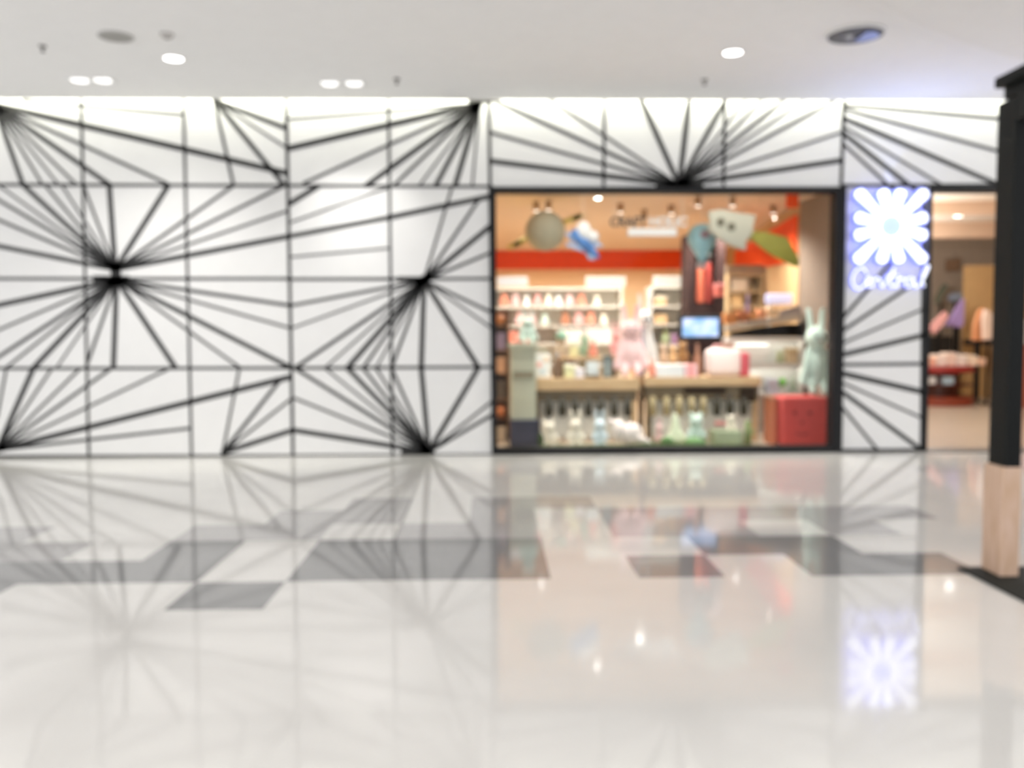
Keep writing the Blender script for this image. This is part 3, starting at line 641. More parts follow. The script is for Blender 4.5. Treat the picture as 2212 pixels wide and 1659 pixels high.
# narrow brown shelf against the window edge
t = thing('narrow_shelf', 'narrow brown wooden shelf of small goods at the far left edge of the window', 'shelf', (aty(1086, 960, 11.75).x, 11.9, 0))
x0, x1 = aty(1058, 700, 11.75).x, aty(1101, 700, 11.75).x
zs_ = [aty(1086, v, 11.75).z for v in (968, 902, 862, 806, 756, 702)]
mb = MB().box((x0, 11.75, 0), (x0+.02, 12.05, zs_[5]+.2)).box((x1-.02, 11.75, 0), (x1, 12.05, zs_[5]+.2)).box((x0+.021, 12.03, 0), (x1-.021, 12.05, zs_[5]+.2)); mb.build('carcass', wood('shelf_brown', srgb(150, 112, 84), srgb(120, 88, 64), .5, 'Z'), t)
for z in zs_[1:]: MB().box((x0+.021, 11.76, z-.02), (x1-.021, 12.03, z), .003).build('shelf_board', MATS['shelf_brown'], t)
def onshelf(name, label, cat, i, col, kind, fx=.5):
    z = zs_[i]; xc = x0+(x1-x0)*fx; hh = (zs_[i+1]-z-.02 if i < 5 else .2)*.72; z += .002; tt = thing(name, label, cat, (xc, 11.84, z), 'small goods on the narrow brown shelf')
    if kind == 'box':
        MB().box((xc-.075, 11.79, z), (xc+.075, 11.93, z+hh*.7), .008).build('carton', col, tt); MB().box((xc-.08, 11.785, z+hh*.7), (xc+.08, 11.935, z+hh), .008).build('lid', col, tt)
    else:
        MB().lathe((xc, 11.86, z), [(0, 0), (.05, 0), (.085, hh*.35), (.08, hh*.7), (.045, hh*.88), (0, hh*.88)], 20).build('bowl', col, tt, True); MB().lathe((xc, 11.86, z+hh*.88), [(0, 0), (.05, 0), (.03, hh*.1), (0, hh*.12)], 16).build('lid', col, tt, True)
onshelf('lidded_jar', 'orange-brown round jar on the top of the narrow brown shelf', 'jar', 5, mat('orange_glaze', srgb(206, 132, 76), .4, var=.05), 'jar')
onshelf('gift_box', 'dusty purple gift box on the narrow brown shelf beside the pedestal', 'box', 4, mat('purple_card', srgb(140, 120, 138), .6, var=.05), 'box')
onshelf('gift_box', 'tan gift box on the narrow brown shelf, below the purple one', 'box', 3, mat('tan_card', srgb(200, 152, 116), .6, var=.05), 'box')
onshelf('gift_box', 'dark brown gift box on the narrow brown shelf, below the tan one', 'box', 2, mat('dark_brown_card', srgb(92, 78, 66), .6, var=.05), 'box')
onshelf('lidded_jar', 'orange jar on the narrow brown shelf, just above the cream box', 'jar', 1, mat('bright_orange_glaze', srgb(226, 142, 92), .4, var=.05), 'jar')
onshelf('gift_box', 'cream gift box on the lowest board of the narrow brown shelf', 'box', 0, mat('cream_card', srgb(236, 220, 198), .6, var=.03), 'box')
# red cube stool with a face at the lower right, rabbit doll on it
a, b = aty(1690, 966, 11.0), aty(1790, 858, 11.0)
t = thing('cube_stool', 'red cube stool with a simple stitched face at lower right of the window', 'stool', ((a.x+b.x)/2, 11.2, 0))
M_red = mat('red_fabric', srgb(196, 76, 72), .8, var=.05, scale=14)
MB().box((a.x, 11.0, .012), (b.x, 11.5, b.z), .03, 3).build('body', M_red, t)
MB().box((a.x+.01, 11.01, 0), (b.x-.01, 11.49, .012)).build('foot', M_frame, t)
for q in ((1717, 892), (1750, 892)): MB().ball(aty(*q, 11.0), (.028, .012, .028)).build('eye', mat('dark_red_stitch', srgb(122, 44, 46), .8, var=0), t, True)
MB().ball(aty(1733, 913, 11.0), (.02, .01, .022)).build('nose', MATS['dark_red_stitch'], t, True)
m0 = [aty(1720+3.2*i, 936+(2.5 if 1 < i < 7 else 0), 10.998) for i in range(9)]; MB().tube(m0, .009, 8).build('mouth', MATS['dark_red_stitch'], t, True)
a2, b2 = aty(1645, 966, 11.25), aty(1688, 862, 11.25)
t = thing('side_box', 'terracotta-orange upright box between the right table and the red cube stool', 'box', ((a2.x+b2.x)/2, 11.35, 0))
MB().box((a2.x+.1, 11.2, 0), (a.x-.01, 11.5, b2.z), .012).build('body', mat('terracotta_card', srgb(202, 126, 92), .7, var=.05), t)
MB().box((a2.x+.09, 11.19, b2.z), (a.x-.012, 11.51, b2.z+.025), .006).build('lid', mat('brown_card', srgb(160, 112, 80), .7, var=.05), t)
plush('tall pale mint plush rabbit sitting on the red cube stool against the frame', 1762, 660, 860, 11.22, P_mint, 'long', .80, base=b.z, eyes=True)
# toys and grass in front of the tables
Y0 = 11.10
plush('cream plush bear at the left end of the row of floor toys by the window', 1185, 905, 970, Y0, P_cream, 'bear', 1.0, base=0)
plush('cream plush rabbit with clear dark eyes, second from the left on the floor', 1243, 884, 970, Y0, P_cream, 'bunny', .9, base=0)
plush('pale blue plush rabbit standing on the grass below the left table', 1295, 884, 970, Y0, P_blue, 'bunny', .8, base=0)
plush('big pale pink plush toy lying on its side below the two tables', 1363, 905, 970, Y0+.0, felt('blush', 240, 228, 222), 'lying', .46, base=0)
plush('pink plush rabbit sitting by the lying pink toy', 1424, 898, 970, Y0+.02, P_pink, 'bunny', .55, base=0)
plush('pale green cone-shaped plush toy below the right table', 1458, 890, 970, Y0+.05, P_green, 'cone', .6, base=0, eyes=False)
plush('mint plush bear with dark nose below the middle of the right table', 1503, 888, 970, Y0, P_mint, 'bear', .82, base=0)
plush('cream plush bear in a red bow below the right end of the right table', 1578, 894, 945, Y0+.12, P_cream, 'bear', 1.1, base=aty(1575, 932, 11.1).z)
boxthing('planter_box', 'sage green planter box under the cream bear with red bow', 'box', 1545, 932, 1606, 968, 11.02, .34, mat('sage_green_paint', srgb(170, 182, 150), .7, var=.05), 'body', zb=0)
q = aty(1556, 915, 11.0); t = thing('bow', 'dusty red bow beside the cream bear on the planter box', 'bow', q)
MB().ball(q+Vector((-.035, .0, 0)), (.04, .02, .03)).ball(q+Vector((.035, 0, 0)), (.04, .02, .03)).build('loops', mat('dusty_red_ribbon', srgb(196, 120, 112), .6, var=0), t, True)
MB().ball(q+Vector((0, -.005, 0)), (.016, .02, .018)).build('knot', MATS['dusty_red_ribbon'], t, True)
MB().cone(q+Vector((0, .02, 0)), q+Vector((0, .16, -.05)), .006, .006, 8).build('tie', MATS['dusty_red_ribbon'], t)
q = aty(1615, 966, 11.0)
t = thing('cactus_toy', 'slim green felt cactus at the right end of the floor toys', 'plush toy', (q.x, 11.0, 0)); M_cac = mat('cactus_felt', srgb(132, 146, 96), .9, var=.08)
MB().caps((q.x, 11.0, .05), (q.x, 11.0, .30), .042, .036).caps((q.x+.02, 11.0, .14), (q.x+.07, 11.0, .2), .02, .018).build('stem', M_cac, t, True)
MB().lathe((q.x, 11.0, 0), [(0, 0), (.05, 0), (.06, .05), (0, .05)], 18).build('pot', mat('small_pot', srgb(150, 120, 90), .7, var=.05), t)
# artificial grass
M_gr = mat('grass_blade', srgb(112, 142, 76), .8, var=.25, scale=3)
mb = MB(); bm = mb.bm; gx0, gx1 = aty(1172, 966, 10.8).x, aty(1640, 966, 10.8).x
for i in range(5200):
    x = random.uniform(gx0, gx1); y = random.uniform(10.68, 10.90)
    dens = .35+.65*max(0, math.sin((x-gx0)*2.1)*.5+.5)
    if random.random() > dens: continue
    h = random.uniform(.04, .085)*(1+.6*max(0, math.sin(x*3.1+1))); a = random.uniform(0, PI); w = .006; dx, dy = math.cos(a)*w, math.sin(a)*w
    lx, ly = random.uniform(-.03, .03), random.uniform(-.03, .03)
    v = [bm.verts.new((x-dx, y-dy, 0)), bm.verts.new((x+dx, y+dy, 0)), bm.verts.new((x+lx, y+ly, h))]; bm.faces.new(v)
o = mb.build('artificial_grass', M_gr); tag(o, 'green artificial grass strip along the bottom of the shop window', 'grass', kind='stuff')
for (px_, w, h, lab) in ((1500, .17, .15, 'low round green felt mound in front of the mint bear'), (1440, .10, .17, 'small green felt bush left of the mint bear'), (1168, .05, .24, 'narrow dark green felt bush beside the navy crate')):
    q = aty(px_, 966, 10.86); t = thing('felt_bush', lab, 'bush', (q.x, 10.86, 0))
    mb = MB()
    for i in range(9): a = i*2.4; r = w*.55*math.sqrt(i/9); mb.ball((q.x+r*math.cos(a), 10.86+r*.5*math.sin(a), h*(.62-.3*r/w)), (w*.42, w*.34, h*.36), u=12, v=8)
    mb.build('leaves', mat('bush_green_%d' % px_, srgb(120, 158, 104) if px_ > 1200 else srgb(66, 82, 48), .9, var=.15), t, remesh=.014)
    MB().cone((q.x, 10.86, 0), (q.x, 10.86, h*.4), .012, .01, 8).build('stem', M_hous, t)

# ================================================================== GOODS ON THE TABLES
zA = aty(1150, 818, 11.5).z; zB = aty(1400, 816, 11.5).z
M_bott = mat('brown_glass', srgb(112, 88, 68), .2, var=.1); M_tealf = mat('dark_teal_frame', srgb(98, 112, 110), .5, var=.05)
# spotted white box
t = boxthing('gift_bag', 'white gift bag with red and peach dots at the left end of the left table', 'bag', 1152, 766, 1189, 815, 11.6, .16, mat('white_card', (.80, .81, .78), .6, var=.02), 'bag', zb=zA)
for (qx, qy, c) in ((1165, 788, (236, 176, 166)), (1180, 776, (244, 210, 180)), (1172, 803, (190, 206, 214))): MB().ball(aty(qx, qy, 11.6), (.038, .006, .038), u=14, v=8).build('dot', mat('dot_%d' % qx, srgb(*c), .6, var=0), t, True)
a = aty(1158, 766, 11.62); b = aty(1182, 766, 11.62); MB().tube([Vector((a.x, 11.66, a.z-.01)), Vector(((a.x*3+b.x)/4, 11.66, a.z+.07)), Vector(((a.x+b.x*3)/4, 11.66, a.z+.07)), Vector((b.x, 11.66, a.z-.01))], .006, 8).build('handle', mat('mint_cord', srgb(190, 220, 206), .6, var=0), t, True)
def bottle(label, px_, py0, Y, zb, r, m, cap, group=None):
    zb += .002; h = aty(px_, py0, Y).z-zb; x = aty(px_, py0, Y).x; t = thing('bottle', label, 'bottle', (x, Y, zb), group)
    MB().lathe((x, Y, zb), [(0, 0), (r, 0), (r*1.02, h*.08), (r, h*.55), (r*.42, h*.74), (r*.38, h*.9), (0, h*.9)], 22).build('body', m, t, True)
    MB().lathe((x, Y, zb+h*.88), [(0, 0), (r*.45, 0), (r*.45, h*.12), (0, h*.12)], 18).build('cap', cap, t); return t
bottle('brown glass bottle with pale cap standing right of the dotted gift bag', 1204, 762, 11.68, zA, .062, M_bott, mat('pale_cap', srgb(196, 186, 180), .5, var=0))
boxthing('tea_box', 'pale yellow carton at the front middle of the left table', 'box', 1220, 788, 1241, 816, 11.55, .12, mat('pale_yellow_card', srgb(230, 226, 176), .6, var=.02), lid=mat('yellow_lid', srgb(238, 236, 200), .6, var=.02), zb=zA)
boxthing('soap_box', 'small pale lavender carton beside the yellow carton', 'box', 1243, 797, 1262, 817, 11.54, .12, mat('pale_lavender_card', srgb(234, 228, 232), .6, var=.02), lid=mat('lavender_lid', srgb(240, 236, 240), .6, var=.02), zb=zA)
t = boxthing('display_tray', 'brown wooden tray with pale glass front on the left table', 'tray', 1267, 810, 1297, 815, 11.56, .22, M_dw, 'base', zb=zA)
a, b = aty(1268, 807, 11.6), aty(1294, 782, 11.6); MB().box((a.x, 11.62, zA+.03), (b.x, 11.70, b.z), .01).build('pale_case', mat('pale_blue_case', srgb(216, 224, 224), .3, var=.02), t)
# teal framed picture
a, b = aty(1303, 814, 11.66), aty(1322, 768, 11.66); t = thing('photo_frame', 'dark teal picture frame leaning on the left table beside the pink rabbit', 'frame', ((a.x+b.x)/2, 11.66, zA))
MB().box((a.x, 11.66, zA), (a.x+.03, 11.70, b.z)).box((b.x-.03, 11.66, zA), (b.x, 11.70, b.z)).box((a.x+.031, 11.66, b.z-.035), (b.x-.031, 11.70, b.z)).box((a.x+.031, 11.66, zA), (b.x-.031, 11.70, zA+.035)).build('frame', M_tealf, t)
MB().box((a.x+.031, 11.68, zA+.036), (b.x-.031, 11.69, b.z-.036)).build('picture', mat('grey_blue_print', srgb(178, 188, 186), .5, var=.1, scale=12), t)
MB().box((a.x+.08, 11.70, zA), (a.x+.10, 11.82, zA+.012)).build('stand', M_tealf, t)
# upper tier on the left table
zt2 = aty(1250, 772, 11.9).z
t = thing('riser', 'low brown riser shelf across the back of the left table', 'riser', (aty(1260, 772, 11.9).x, 11.95, zA))
a, b = aty(1212, 772, 11.9), aty(1332, 772, 11.9)
MB().box((a.x, 11.82, zt2-.03), (b.x, 12.14, zt2), .005).build('board', M_bw, t)
for x in (a.x+.01, b.x-.05): MB().box((x, 11.84, zA), (x+.04, 12.12, zt2-.031)).build('leg', M_dw, t)
boxthing('candle_box', 'plum coloured low tin under the riser of the left table', 'tin', 1222, 778, 1243, 793, 11.84, .14, mat('plum_tin', srgb(140, 112, 110), .4, var=.05), zb=zA, bevel=.02)
boxthing('candle_box', 'olive brown low tin under the riser, right of the plum one', 'tin', 1252, 778, 1278, 793, 11.84, .14, mat('olive_tin', srgb(142, 126, 96), .4, var=.05), zb=zA, bevel=.02)
plush('small brown plush bear in a mint cap on the riser of the left table', 1213, 722, 772, 11.96, felt('tan', 200, 178, 150), 'bear', .9, base=zt2)
MB_c = aty(1213, 724, 11.96); t = thing('knit_cap', 'mint knitted cap on the small brown bear', 'hat', MB_c)
MB().lathe(MB_c+Vector((0, 0, -.045)), [(0, .1), (.03, .09), (.075, .05), (.085, 0), (.07, 0)], 20).build('crown', mat('mint_knit', srgb(150, 196, 172), .9, var=.08), t, True)
MB().ball(MB_c+Vector((0, 0, .058)), .02).build('pompom', MATS['mint_knit'], t, True)
boxthing('notebook_box', 'pale lemon carton upright on the riser of the left table', 'box', 1231, 738, 1250, 772, 11.92, .1, mat('lemon_card', srgb(238, 230, 176), .6, var=.02), lid=mat('cream_lid', srgb(244, 240, 214), .6, var=.02), zb=zt2)
plush('tiny sage green plush bear on the riser between the lemon carton and the coral rabbit', 1263, 722, 772, 12.0, felt('sage', 160, 188, 156), 'bear', .8, base=zt2)
plush('small coral plush rabbit on the right end of the riser', 1280, 728, 772, 11.9, P_coral, 'bunny', .95, base=zt2)
# tall pink rabbit between the tables
plush('tall pink plush rabbit standing between the two tables', 1362, 655, 815, 11.72, P_pink, 'long', .95, base=zA)
plush('tall white plush rabbit behind the pink one', 1392, 628, 815, 12.05, P_white, 'long', .62, base=zA)
bottle('slim violet bottle beside the tall pink rabbit', 1388, 706, 11.86, zA+.0, .03, mat('violet_glass', srgb(112, 98, 130), .3, var=0), mat('violet_cap', srgb(160, 150, 176), .5, var=0))
plush('coral plush rabbit small and upright at the foot of the tall pink rabbit', 1408, 772, 815, 11.58, P_coral, 'bunny', .8, base=zB)
plush('rose plush rabbit leaning at the left side of the tall pink one', 1330, 690, 772, 11.98, P_rose, 'bunny', .7, base=zt2, eyes=False)
# right table
a, b = aty(1420, 788, 11.56), aty(1476, 815, 11.56)
boxthing('towel_set', 'long white box with a pink end wrap at the front of the right table', 'box', 1418, 788, 1478, 815, 11.56, .2, mat('white_wrap', (.80, .82, .82), .6, var=.02), zb=zB)
t = boxthing('wrapped_gift', 'pink wrapped gift with coral corner beside the long white box', 'gift', 1480, 787, 1506, 815, 11.56, .2, mat('pink_wrap', srgb(250, 204, 208), .6, var=.02), band=mat('coral_ribbon', srgb(228, 124, 116), .5, var=0), zb=zB)
zt3 = aty(1450, 788, 11.85).z
boxthing('riser', 'low wooden riser box at the back of the right table', 'riser', 1428, 786, 1500, 812, 11.84, .25, M_bw, 'body', zb=zB)
plush('tan plush rabbit on the riser at the left of the right table', 1433, 736, 786, 11.95, felt('light_tan', 224, 190, 156), 'bunny', .65, base=aty(1450, 786, 11.84).z)
plush('honey coloured plush bear on the riser of the right table', 1453, 745, 786, 11.92, felt('honey', 232, 188, 132), 'bear', .62, base=aty(1450, 786, 11.84).z)
plush('dark brown plush bear on the riser below the screen', 1474, 735, 786, 11.97, felt('dark_brown', 158, 116, 66), 'bear', .8, base=aty(1450, 786, 11.84).z)
bottle('reddish brown tall bottle at the right end of the riser, below the screen', 1507, 742, 11.74, zB, .05, mat('red_brown_glaze', srgb(166, 118, 92), .4, var=.05), mat('red_brown_cap', srgb(150, 104, 82), .4, var=0))
# pillow bag
a, b = aty(1528, 812, 11.62), aty(1604, 752, 11.62)
t = thing('cushion', 'pale pink square cushion with crimson piped side on the right table', 'cushion', ((a.x+b.x)/2, 11.7, zB))
mb = MB().box((a.x, 11.62, zB), (b.x, 11.84, b.z), .085, 5); mb.build('pad', felt('pale_pink', 242, 224, 218), t, True)
a2, b2 = aty(1604, 814, 11.64), aty(1622, 762, 11.64); MB().box((b.x-.03, 11.66, zB), (b2.x, 11.80, b2.z), .035, 4).build('side_panel', mat('crimson_felt', srgb(204, 88, 98), .85, var=.05), t, True)
MB().tube([Vector((a.x+.1, 11.805, b.z-.03)), Vector((a.x+.14, 11.805, b.z+.035)), Vector((b.x-.14, 11.805, b.z+.035)), Vector((b.x-.08, 11.805, b.z-.03))], .014, 8).build('strap', mat('rose_strap', srgb(226, 168, 166), .8, var=0), t, True)
boxthing('brown_pouch', 'small brown pouch lying on top of the pink cushion', 'pouch', 1562, 740, 1588, 754, 11.68, .1, mat('brown_leather', srgb(184, 138, 114), .6, var=.06), 'body', lid=mat('brown_flap', srgb(170, 124, 100), .6, var=.06), bevel=.015, zb=b.z+.004)

# ================================================================== BACK OF THE SHOP
# dark cabinet with red garments, screen on its front
Yc = 13.2
a, b = aty(1487, 505, Yc), aty(1567, 505, Yc); zb_, ztop = 0, a.z
t = thing('tall_cabinet', 'tall dark brown open cabinet with red clothes inside, behind the balloon', 'cabinet', ((a.x+b.x)/2, Yc, 0))
M_db = mat('dark_brown_lacquer', srgb(56, 40, 38), .7, var=.06, spec=.1)
MB().box((a.x, Yc, 0), (a.x+.10, Yc+.5, ztop)).box((b.x-.13, Yc, 0), (b.x, Yc+.5, ztop)).box((a.x+.101, Yc, ztop-.12), (b.x-.131, Yc+.5, ztop)).box((a.x+.101, Yc+.46, 0), (b.x-.131, Yc+.5, ztop-.121)).box((a.x+.101, Yc, 0), (b.x-.131, Yc+.459, aty(1520, 658, Yc).z)).build('carcass', M_db, t)
MB().cone((a.x+.1, Yc+.15, ztop-.3), (b.x-.13, Yc+.15, ztop-.3), .012, .012, 10).build('rail', M_slv, t)
def garment(label, p0, p1, py0, py1, Y, m):
    A, B = aty(p0, py0, Y), aty(p1, py1, Y); w = B.x-A.x; x = A.x; g = thing('garment', label, 'clothing', ((A.x+B.x)/2, Y, B.z), 'red clothes in the dark cabinet')
    mb = MB(); mb.prism([(x+.02*w, B.z), (x+.98*w, B.z), (x+.9*w, A.z-.1*(A.z-B.z)), (x+.62*w, A.z), (x+.38*w, A.z), (x+.1*w, A.z-.1*(A.z-B.z))], Y-.03, Y+.03)
    bmesh.ops.bevel(mb.bm, geom=mb.bm.edges[:], offset=.012, segments=2, affect='EDGES'); mb.build('cloth', m, g)
    MB().ring(((A.x+B.x)/2, Y, A.z+.03), .03, .004, Matrix.Rotation(PI/2, 3, 'X'), n=20, k=8).build('hanger_hook', M_slv, g, True); return g
garment('red-orange long garment at left inside the dark cabinet', 1503, 1520, 572, 655, Yc+.15, mat('red_orange_cloth', srgb(196, 100, 72), .9, var=.06))
garment('deep red long garment at right inside the dark cabinet', 1523, 1540, 566, 655, Yc+.17, mat('deep_red_cloth', srgb(158, 58, 48), .9, var=.06))
boxthing('shoe_box', 'red low box on a stand at the right foot of the dark cabinet', 'box', 1548, 612, 1566, 640, Yc-.22, .2, mat('red_card', srgb(198, 104, 92), .6, var=.05), lid=mat('rose_lid', srgb(206, 130, 126), .6, var=.05))
# screen
Ys = 12.6; a, b = aty(1466, 735, Ys), aty(1560, 680, Ys)
t = thing('monitor', 'bright blue-white display screen with thick dark bezel in the middle of the shop', 'screen', ((a.x+b.x)/2, Ys, a.z))
MB().box((a.x, Ys, a.z), (b.x, Ys+.06, b.z), .014).build('bezel', mat('dark_grey_plastic', srgb(44, 45, 46), .6, var=.04, spec=.15), t)
def screen_mat():
    m = mat('screen_glow', (.02, .02, .02), .3, emit=(1, 1, 1), es=1.6, var=0); nt = m.node_tree; bs = nt.nodes['Principled BSDF']
    tc = nt.nodes.new('ShaderNodeTexCoord'); n = nt.nodes.new('ShaderNodeTexNoise'); n.inputs['Scale'].default_value = 5; r = nt.nodes.new('ShaderNodeValToRGB')
    for e, (pos, col) in zip(r.color_ramp.elements, ((.35, srgb(120, 170, 220)), (.62, srgb(206, 216, 255)))): e.position = pos; e.color = (*col, 1)
    nt.links.new(tc.outputs['Object'], n.inputs['Vector']); nt.links.new(n.outputs['Fac'], r.inputs['Fac']); nt.links.new(r.outputs['Color'], bs.inputs['Emission Color']); return m
a2, b2 = aty(1474, 727, Ys), aty(1552, 687, Ys); MB().box((a2.x, Ys-.004, a2.z), (b2.x, Ys-.001, b2.z)).build('screen', screen_mat(), t)
xm = (a.x+b.x)/2; MB().box((xm-.04, Ys+.061, .02), (xm+.04, Ys+.12, b.z-.05)).box((xm-.22, Ys-.1, 0), (xm+.22, Ys+.28, .02)).build('stand', M_db, t)
# white wall unit with pink toys at the back left
Yw = 14.6
def wunit(name, label, px0, px1, Y, ytop, boards, m, depth=.45, zfoot=0.0, led=0):
    a, b = aty(px0, ytop, Y), aty(px1, ytop, Y); t = thing(name, label, 'shelving', ((a.x+b.x)/2, Y, zfoot))
    MB().box((a.x, Y, zfoot), (a.x+.03, Y+depth, a.z)).box((b.x-.03, Y, zfoot), (b.x, Y+depth, a.z)).box((a.x+.031, Y+depth-.02, zfoot), (b.x-.031, Y+depth, a.z)).box((a.x+.031, Y, a.z-.03), (b.x-.031, Y+depth-.021, a.z)).build('carcass', m, t)
    zz = []
    for v in boards: z = aty(px0, v, Y).z; zz.append(z); MB().box((a.x+.032, Y+.005, z-.03), (b.x-.032, Y+depth-.022, z), .003).build('shelf_board', m, t)
    if led:
        for z in [a.z]+zz[:-1]: MB().box((a.x, Y-.012, z-.06), (b.x, Y-.001, z)).build('front_lip', m, t)
        for z in [a.z]+zz[:-1]: MB().box((a.x+.05, Y+.012, z-.046), (b.x-.05, Y+.03, z-.031)).build('led_strip', mat('led_strip_glow', (1, 1, 1), .5, emit=(1, .96, .88), es=led, var=0), t)
    return t, zz, a.x, b.x
M_ws = mat('warm_white_laminate', (.80, .76, .68), .5, var=.02)
t, zz, xa, xb = wunit('toy_shelving', 'white shelving unit full of pink plush toys at the back left of the shop', 1064, 1345, Yw, 622, (662, 703, 742, 790), M_ws)
cols = [P_pink, P_rose, P_cream, P_white, P_pink, P_coral, P_cream, P_pink, P_rose, P_white]
i = 0
def toyrow(z, items, rowname, ytop):
    for px_, kind, col, txt in items: plush(txt+' on the '+rowname+' of the back shelving', px_, ytop, 0, Yw+.16, col, kind, 1.0, base=z, eyes=False, group='plush toys on the back shelving')
toyrow(zz[0], [(1088, 'bear', P_coral, 'peach plush bear at the left end'), (1112, 'bear', P_pink, 'pink plush bear second from the left'), (1136, 'bunny', P_white, 'white plush rabbit third from the left'), (1160, 'bear', P_rose, 'rose plush bear'), (1184, 'bear', P_cream, 'cream plush bear above the teal plush'), (1206, 'bunny', P_white, 'white plush rabbit right of the cream bear'), (1230, 'bear', P_pink, 'pink plush bear above the brown bear'), (1256, 'bear', P_coral, 'coral plush bear near the right end'), (1290, 'bunny', P_cream, 'cream plush rabbit at the right end')], 'top row', 632)
toyrow(zz[1], [(1122, 'bear', P_pink, 'large pink plush bear at left'), (1146, 'bear', P_pink, 'large pale pink plush bear right of another'), (1176, 'bunny', P_mint, 'pale mint plush rabbit'), (1221, 'bear', P_brown, 'brown plush bear in the middle'), (1250, 'bear', P_rose, 'rose plush bear right of the brown one'), (1276, 'bear', P_coral, 'coral plush bear right of the rose one'), (1305, 'bunny', P_cream, 'cream plush rabbit at the right end')], 'middle row', 670)
q = aty(1085, 703, Yw); boxthing('storage_tin', 'round-cornered orange tin at the left end of the middle row of the back shelving', 'tin', 1072, 676, 1100, 703, Yw+.05, .2, mat('orange_tin', srgb(206, 136, 80), .4, var=.05), lid=mat('pale_orange_lid', srgb(232, 176, 120), .4, var=.05), zb=zz[1], bevel=.03)
for px0, px1, lab, col in ((1096, 1120, 'coral folded throw at left of the lower row of the back shelving', (232, 146, 128)), (1121, 1146, 'red folded throw right of the coral one on the back shelving', (212, 110, 100))):
    a, b = aty(px0, 738, Yw), aty(px1, 716, Yw); t2 = thing('folded_throw', lab, 'blanket', ((a.x+b.x)/2, Yw+.1, zz[2]))
    hh = (b.z-zz[2])/2
    for k2 in range(2): MB().box((a.x, Yw+.04, zz[2]+.002+hh*k2), (b.x-.006, Yw+.3, zz[2]+.002+hh*(k2+.96)), hh*.4, 3).build('fold', mat('throw_%d' % px0, srgb(*col), .9, var=.06), t2, True)
boxthing('pale_storage_box', 'wide cream storage box in the lower row of the back shelving', 'box', 1205, 712, 1262, 742, Yw+.05, .25, mat('cream_box', (.80, .74, .66), .6, var=.02), lid=mat('cream_box_lid', (.82, .77, .70), .6, var=.02), zb=zz[2])
boxthing('pale_storage_box', 'white storage box right of the wide cream one on the back shelving', 'box', 1266, 710, 1322, 742, Yw+.05, .25, mat('white_box', (.82, .80, .74), .6, var=.02), lid=mat('white_box_lid', (.84, .82, .78), .6, var=.02), zb=zz[2])
# signs above the shelving
def board(label, px0, py0, px1, py1, Y, col, es):
    a, b = aty(px0, py1, Y), aty(px1, py0, Y); t = thing('light_box', label, 'sign', ((a.x+b.x)/2, Y, a.z))
    MB().box((a.x, Y, a.z), (b.x, Y+.08, b.z), .008).build('case', M_ws, t); MB().box((a.x+.02, Y-.006, a.z+.02), (b.x-.02, Y-.001, b.z-.02)).build('panel', mat('panel_%d' % px0, (.3, .3, .29), .5, emit=col, es=es, var=0), t)
board('pale bluish light box sign above the shelving at far left', 1074, 597, 1140, 619, Yw+.06, (.75, .78, .85), .45)
board('cream light box sign above the right end of the pink toy shelving', 1266, 597, 1352, 620, Yw+.06, (.9, .86, .72), .5)
board('cream light box sign left of the dark cabinet', 1412, 596, 1482, 617.8, 14.22, (.9, .82, .64), .45)
# white unit with goods behind the tables, centre
t, zz2, xa, xb = wunit('tall_shelving', 'tall cream shelving between the white plush rabbit and the dark cabinet', 1405, 1483, 14.2, 618, (660, 700, 745), M_ws)
boxthing('tan_basket', 'tan basket on the top board of the tall cream shelving', 'basket', 1414, 640, 1440, 660, 14.25, .25, mat('tan_wicker', srgb(214, 178, 132), .8, var=.12, scale=40), 'basket', lid=mat('cream_cloth', srgb(240, 226, 200), .9, var=.03), zb=zz2[0])
boxthing('tan_basket', 'tan basket on the middle board of the tall cream shelving', 'basket', 1414, 680, 1442, 700, 14.25, .25, MATS['tan_wicker'], 'basket', zb=zz2[1])
plush('sage green plush bear on the lower board of the tall cream shelving', 1440, 706, 0, 14.35, felt('sage2', 170, 182, 140), 'bear', .8, base=zz2[2], eyes=False)
boxthing('purple_box', 'violet small box beside the sage bear on the tall cream shelving', 'box', 1452, 722, 1464, 745, 14.22, .2, mat('violet_card', srgb(160, 122, 160), .6, var=.03), lid=mat('violet_lid', srgb(176, 140, 176), .6, var=.03), zb=zz2[2])
# right unit
Yr = 12.36
M_rw = mat('white_gloss_shelf', (.82, .81, .77), .35, var=.01)
t, zz3, xa, xb = wunit('display_shelving', 'white open shelving on the right of the window with goods in two bays', 1572, 1737, Yr, 729, (786, 850), M_rw, .32, led=14)
zr = aty(1572, 729, Yr).z
a, b = aty(1588, 727, Yr), aty(1728, 692, Yr)
t = thing('display_rack', 'dark sloping rack tray on top of the white shelving, rising to the right', 'rack', ((a.x+b.x)/2, Yr+.1, zr))
u = Yr/FPX
def P3(px_, py_): v = aty(px_, py_, Yr); return (v.x, v.z)
mb = MB(); mb.prism([P3(1588, 727.6), P3(1736, 727.6), P3(1736, 699), P3(1700, 700), P3(1640, 708), P3(1590, 718)], Yr+.02, Yr+.29); mb.build('tray', mat('dark_tray', srgb(16, 14, 12), .7, var=.1, spec=.1), t)
mb = MB(); mb.prism([P3(1572, 715), P3(1640, 703), P3(1736, 690), P3(1736, 679), P3(1640, 692), P3(1572, 706)], Yr+.01, Yr+.31); mb.build('sloping_top', mat('grey_taupe_board', srgb(168, 156, 142), .6, var=.04), t)
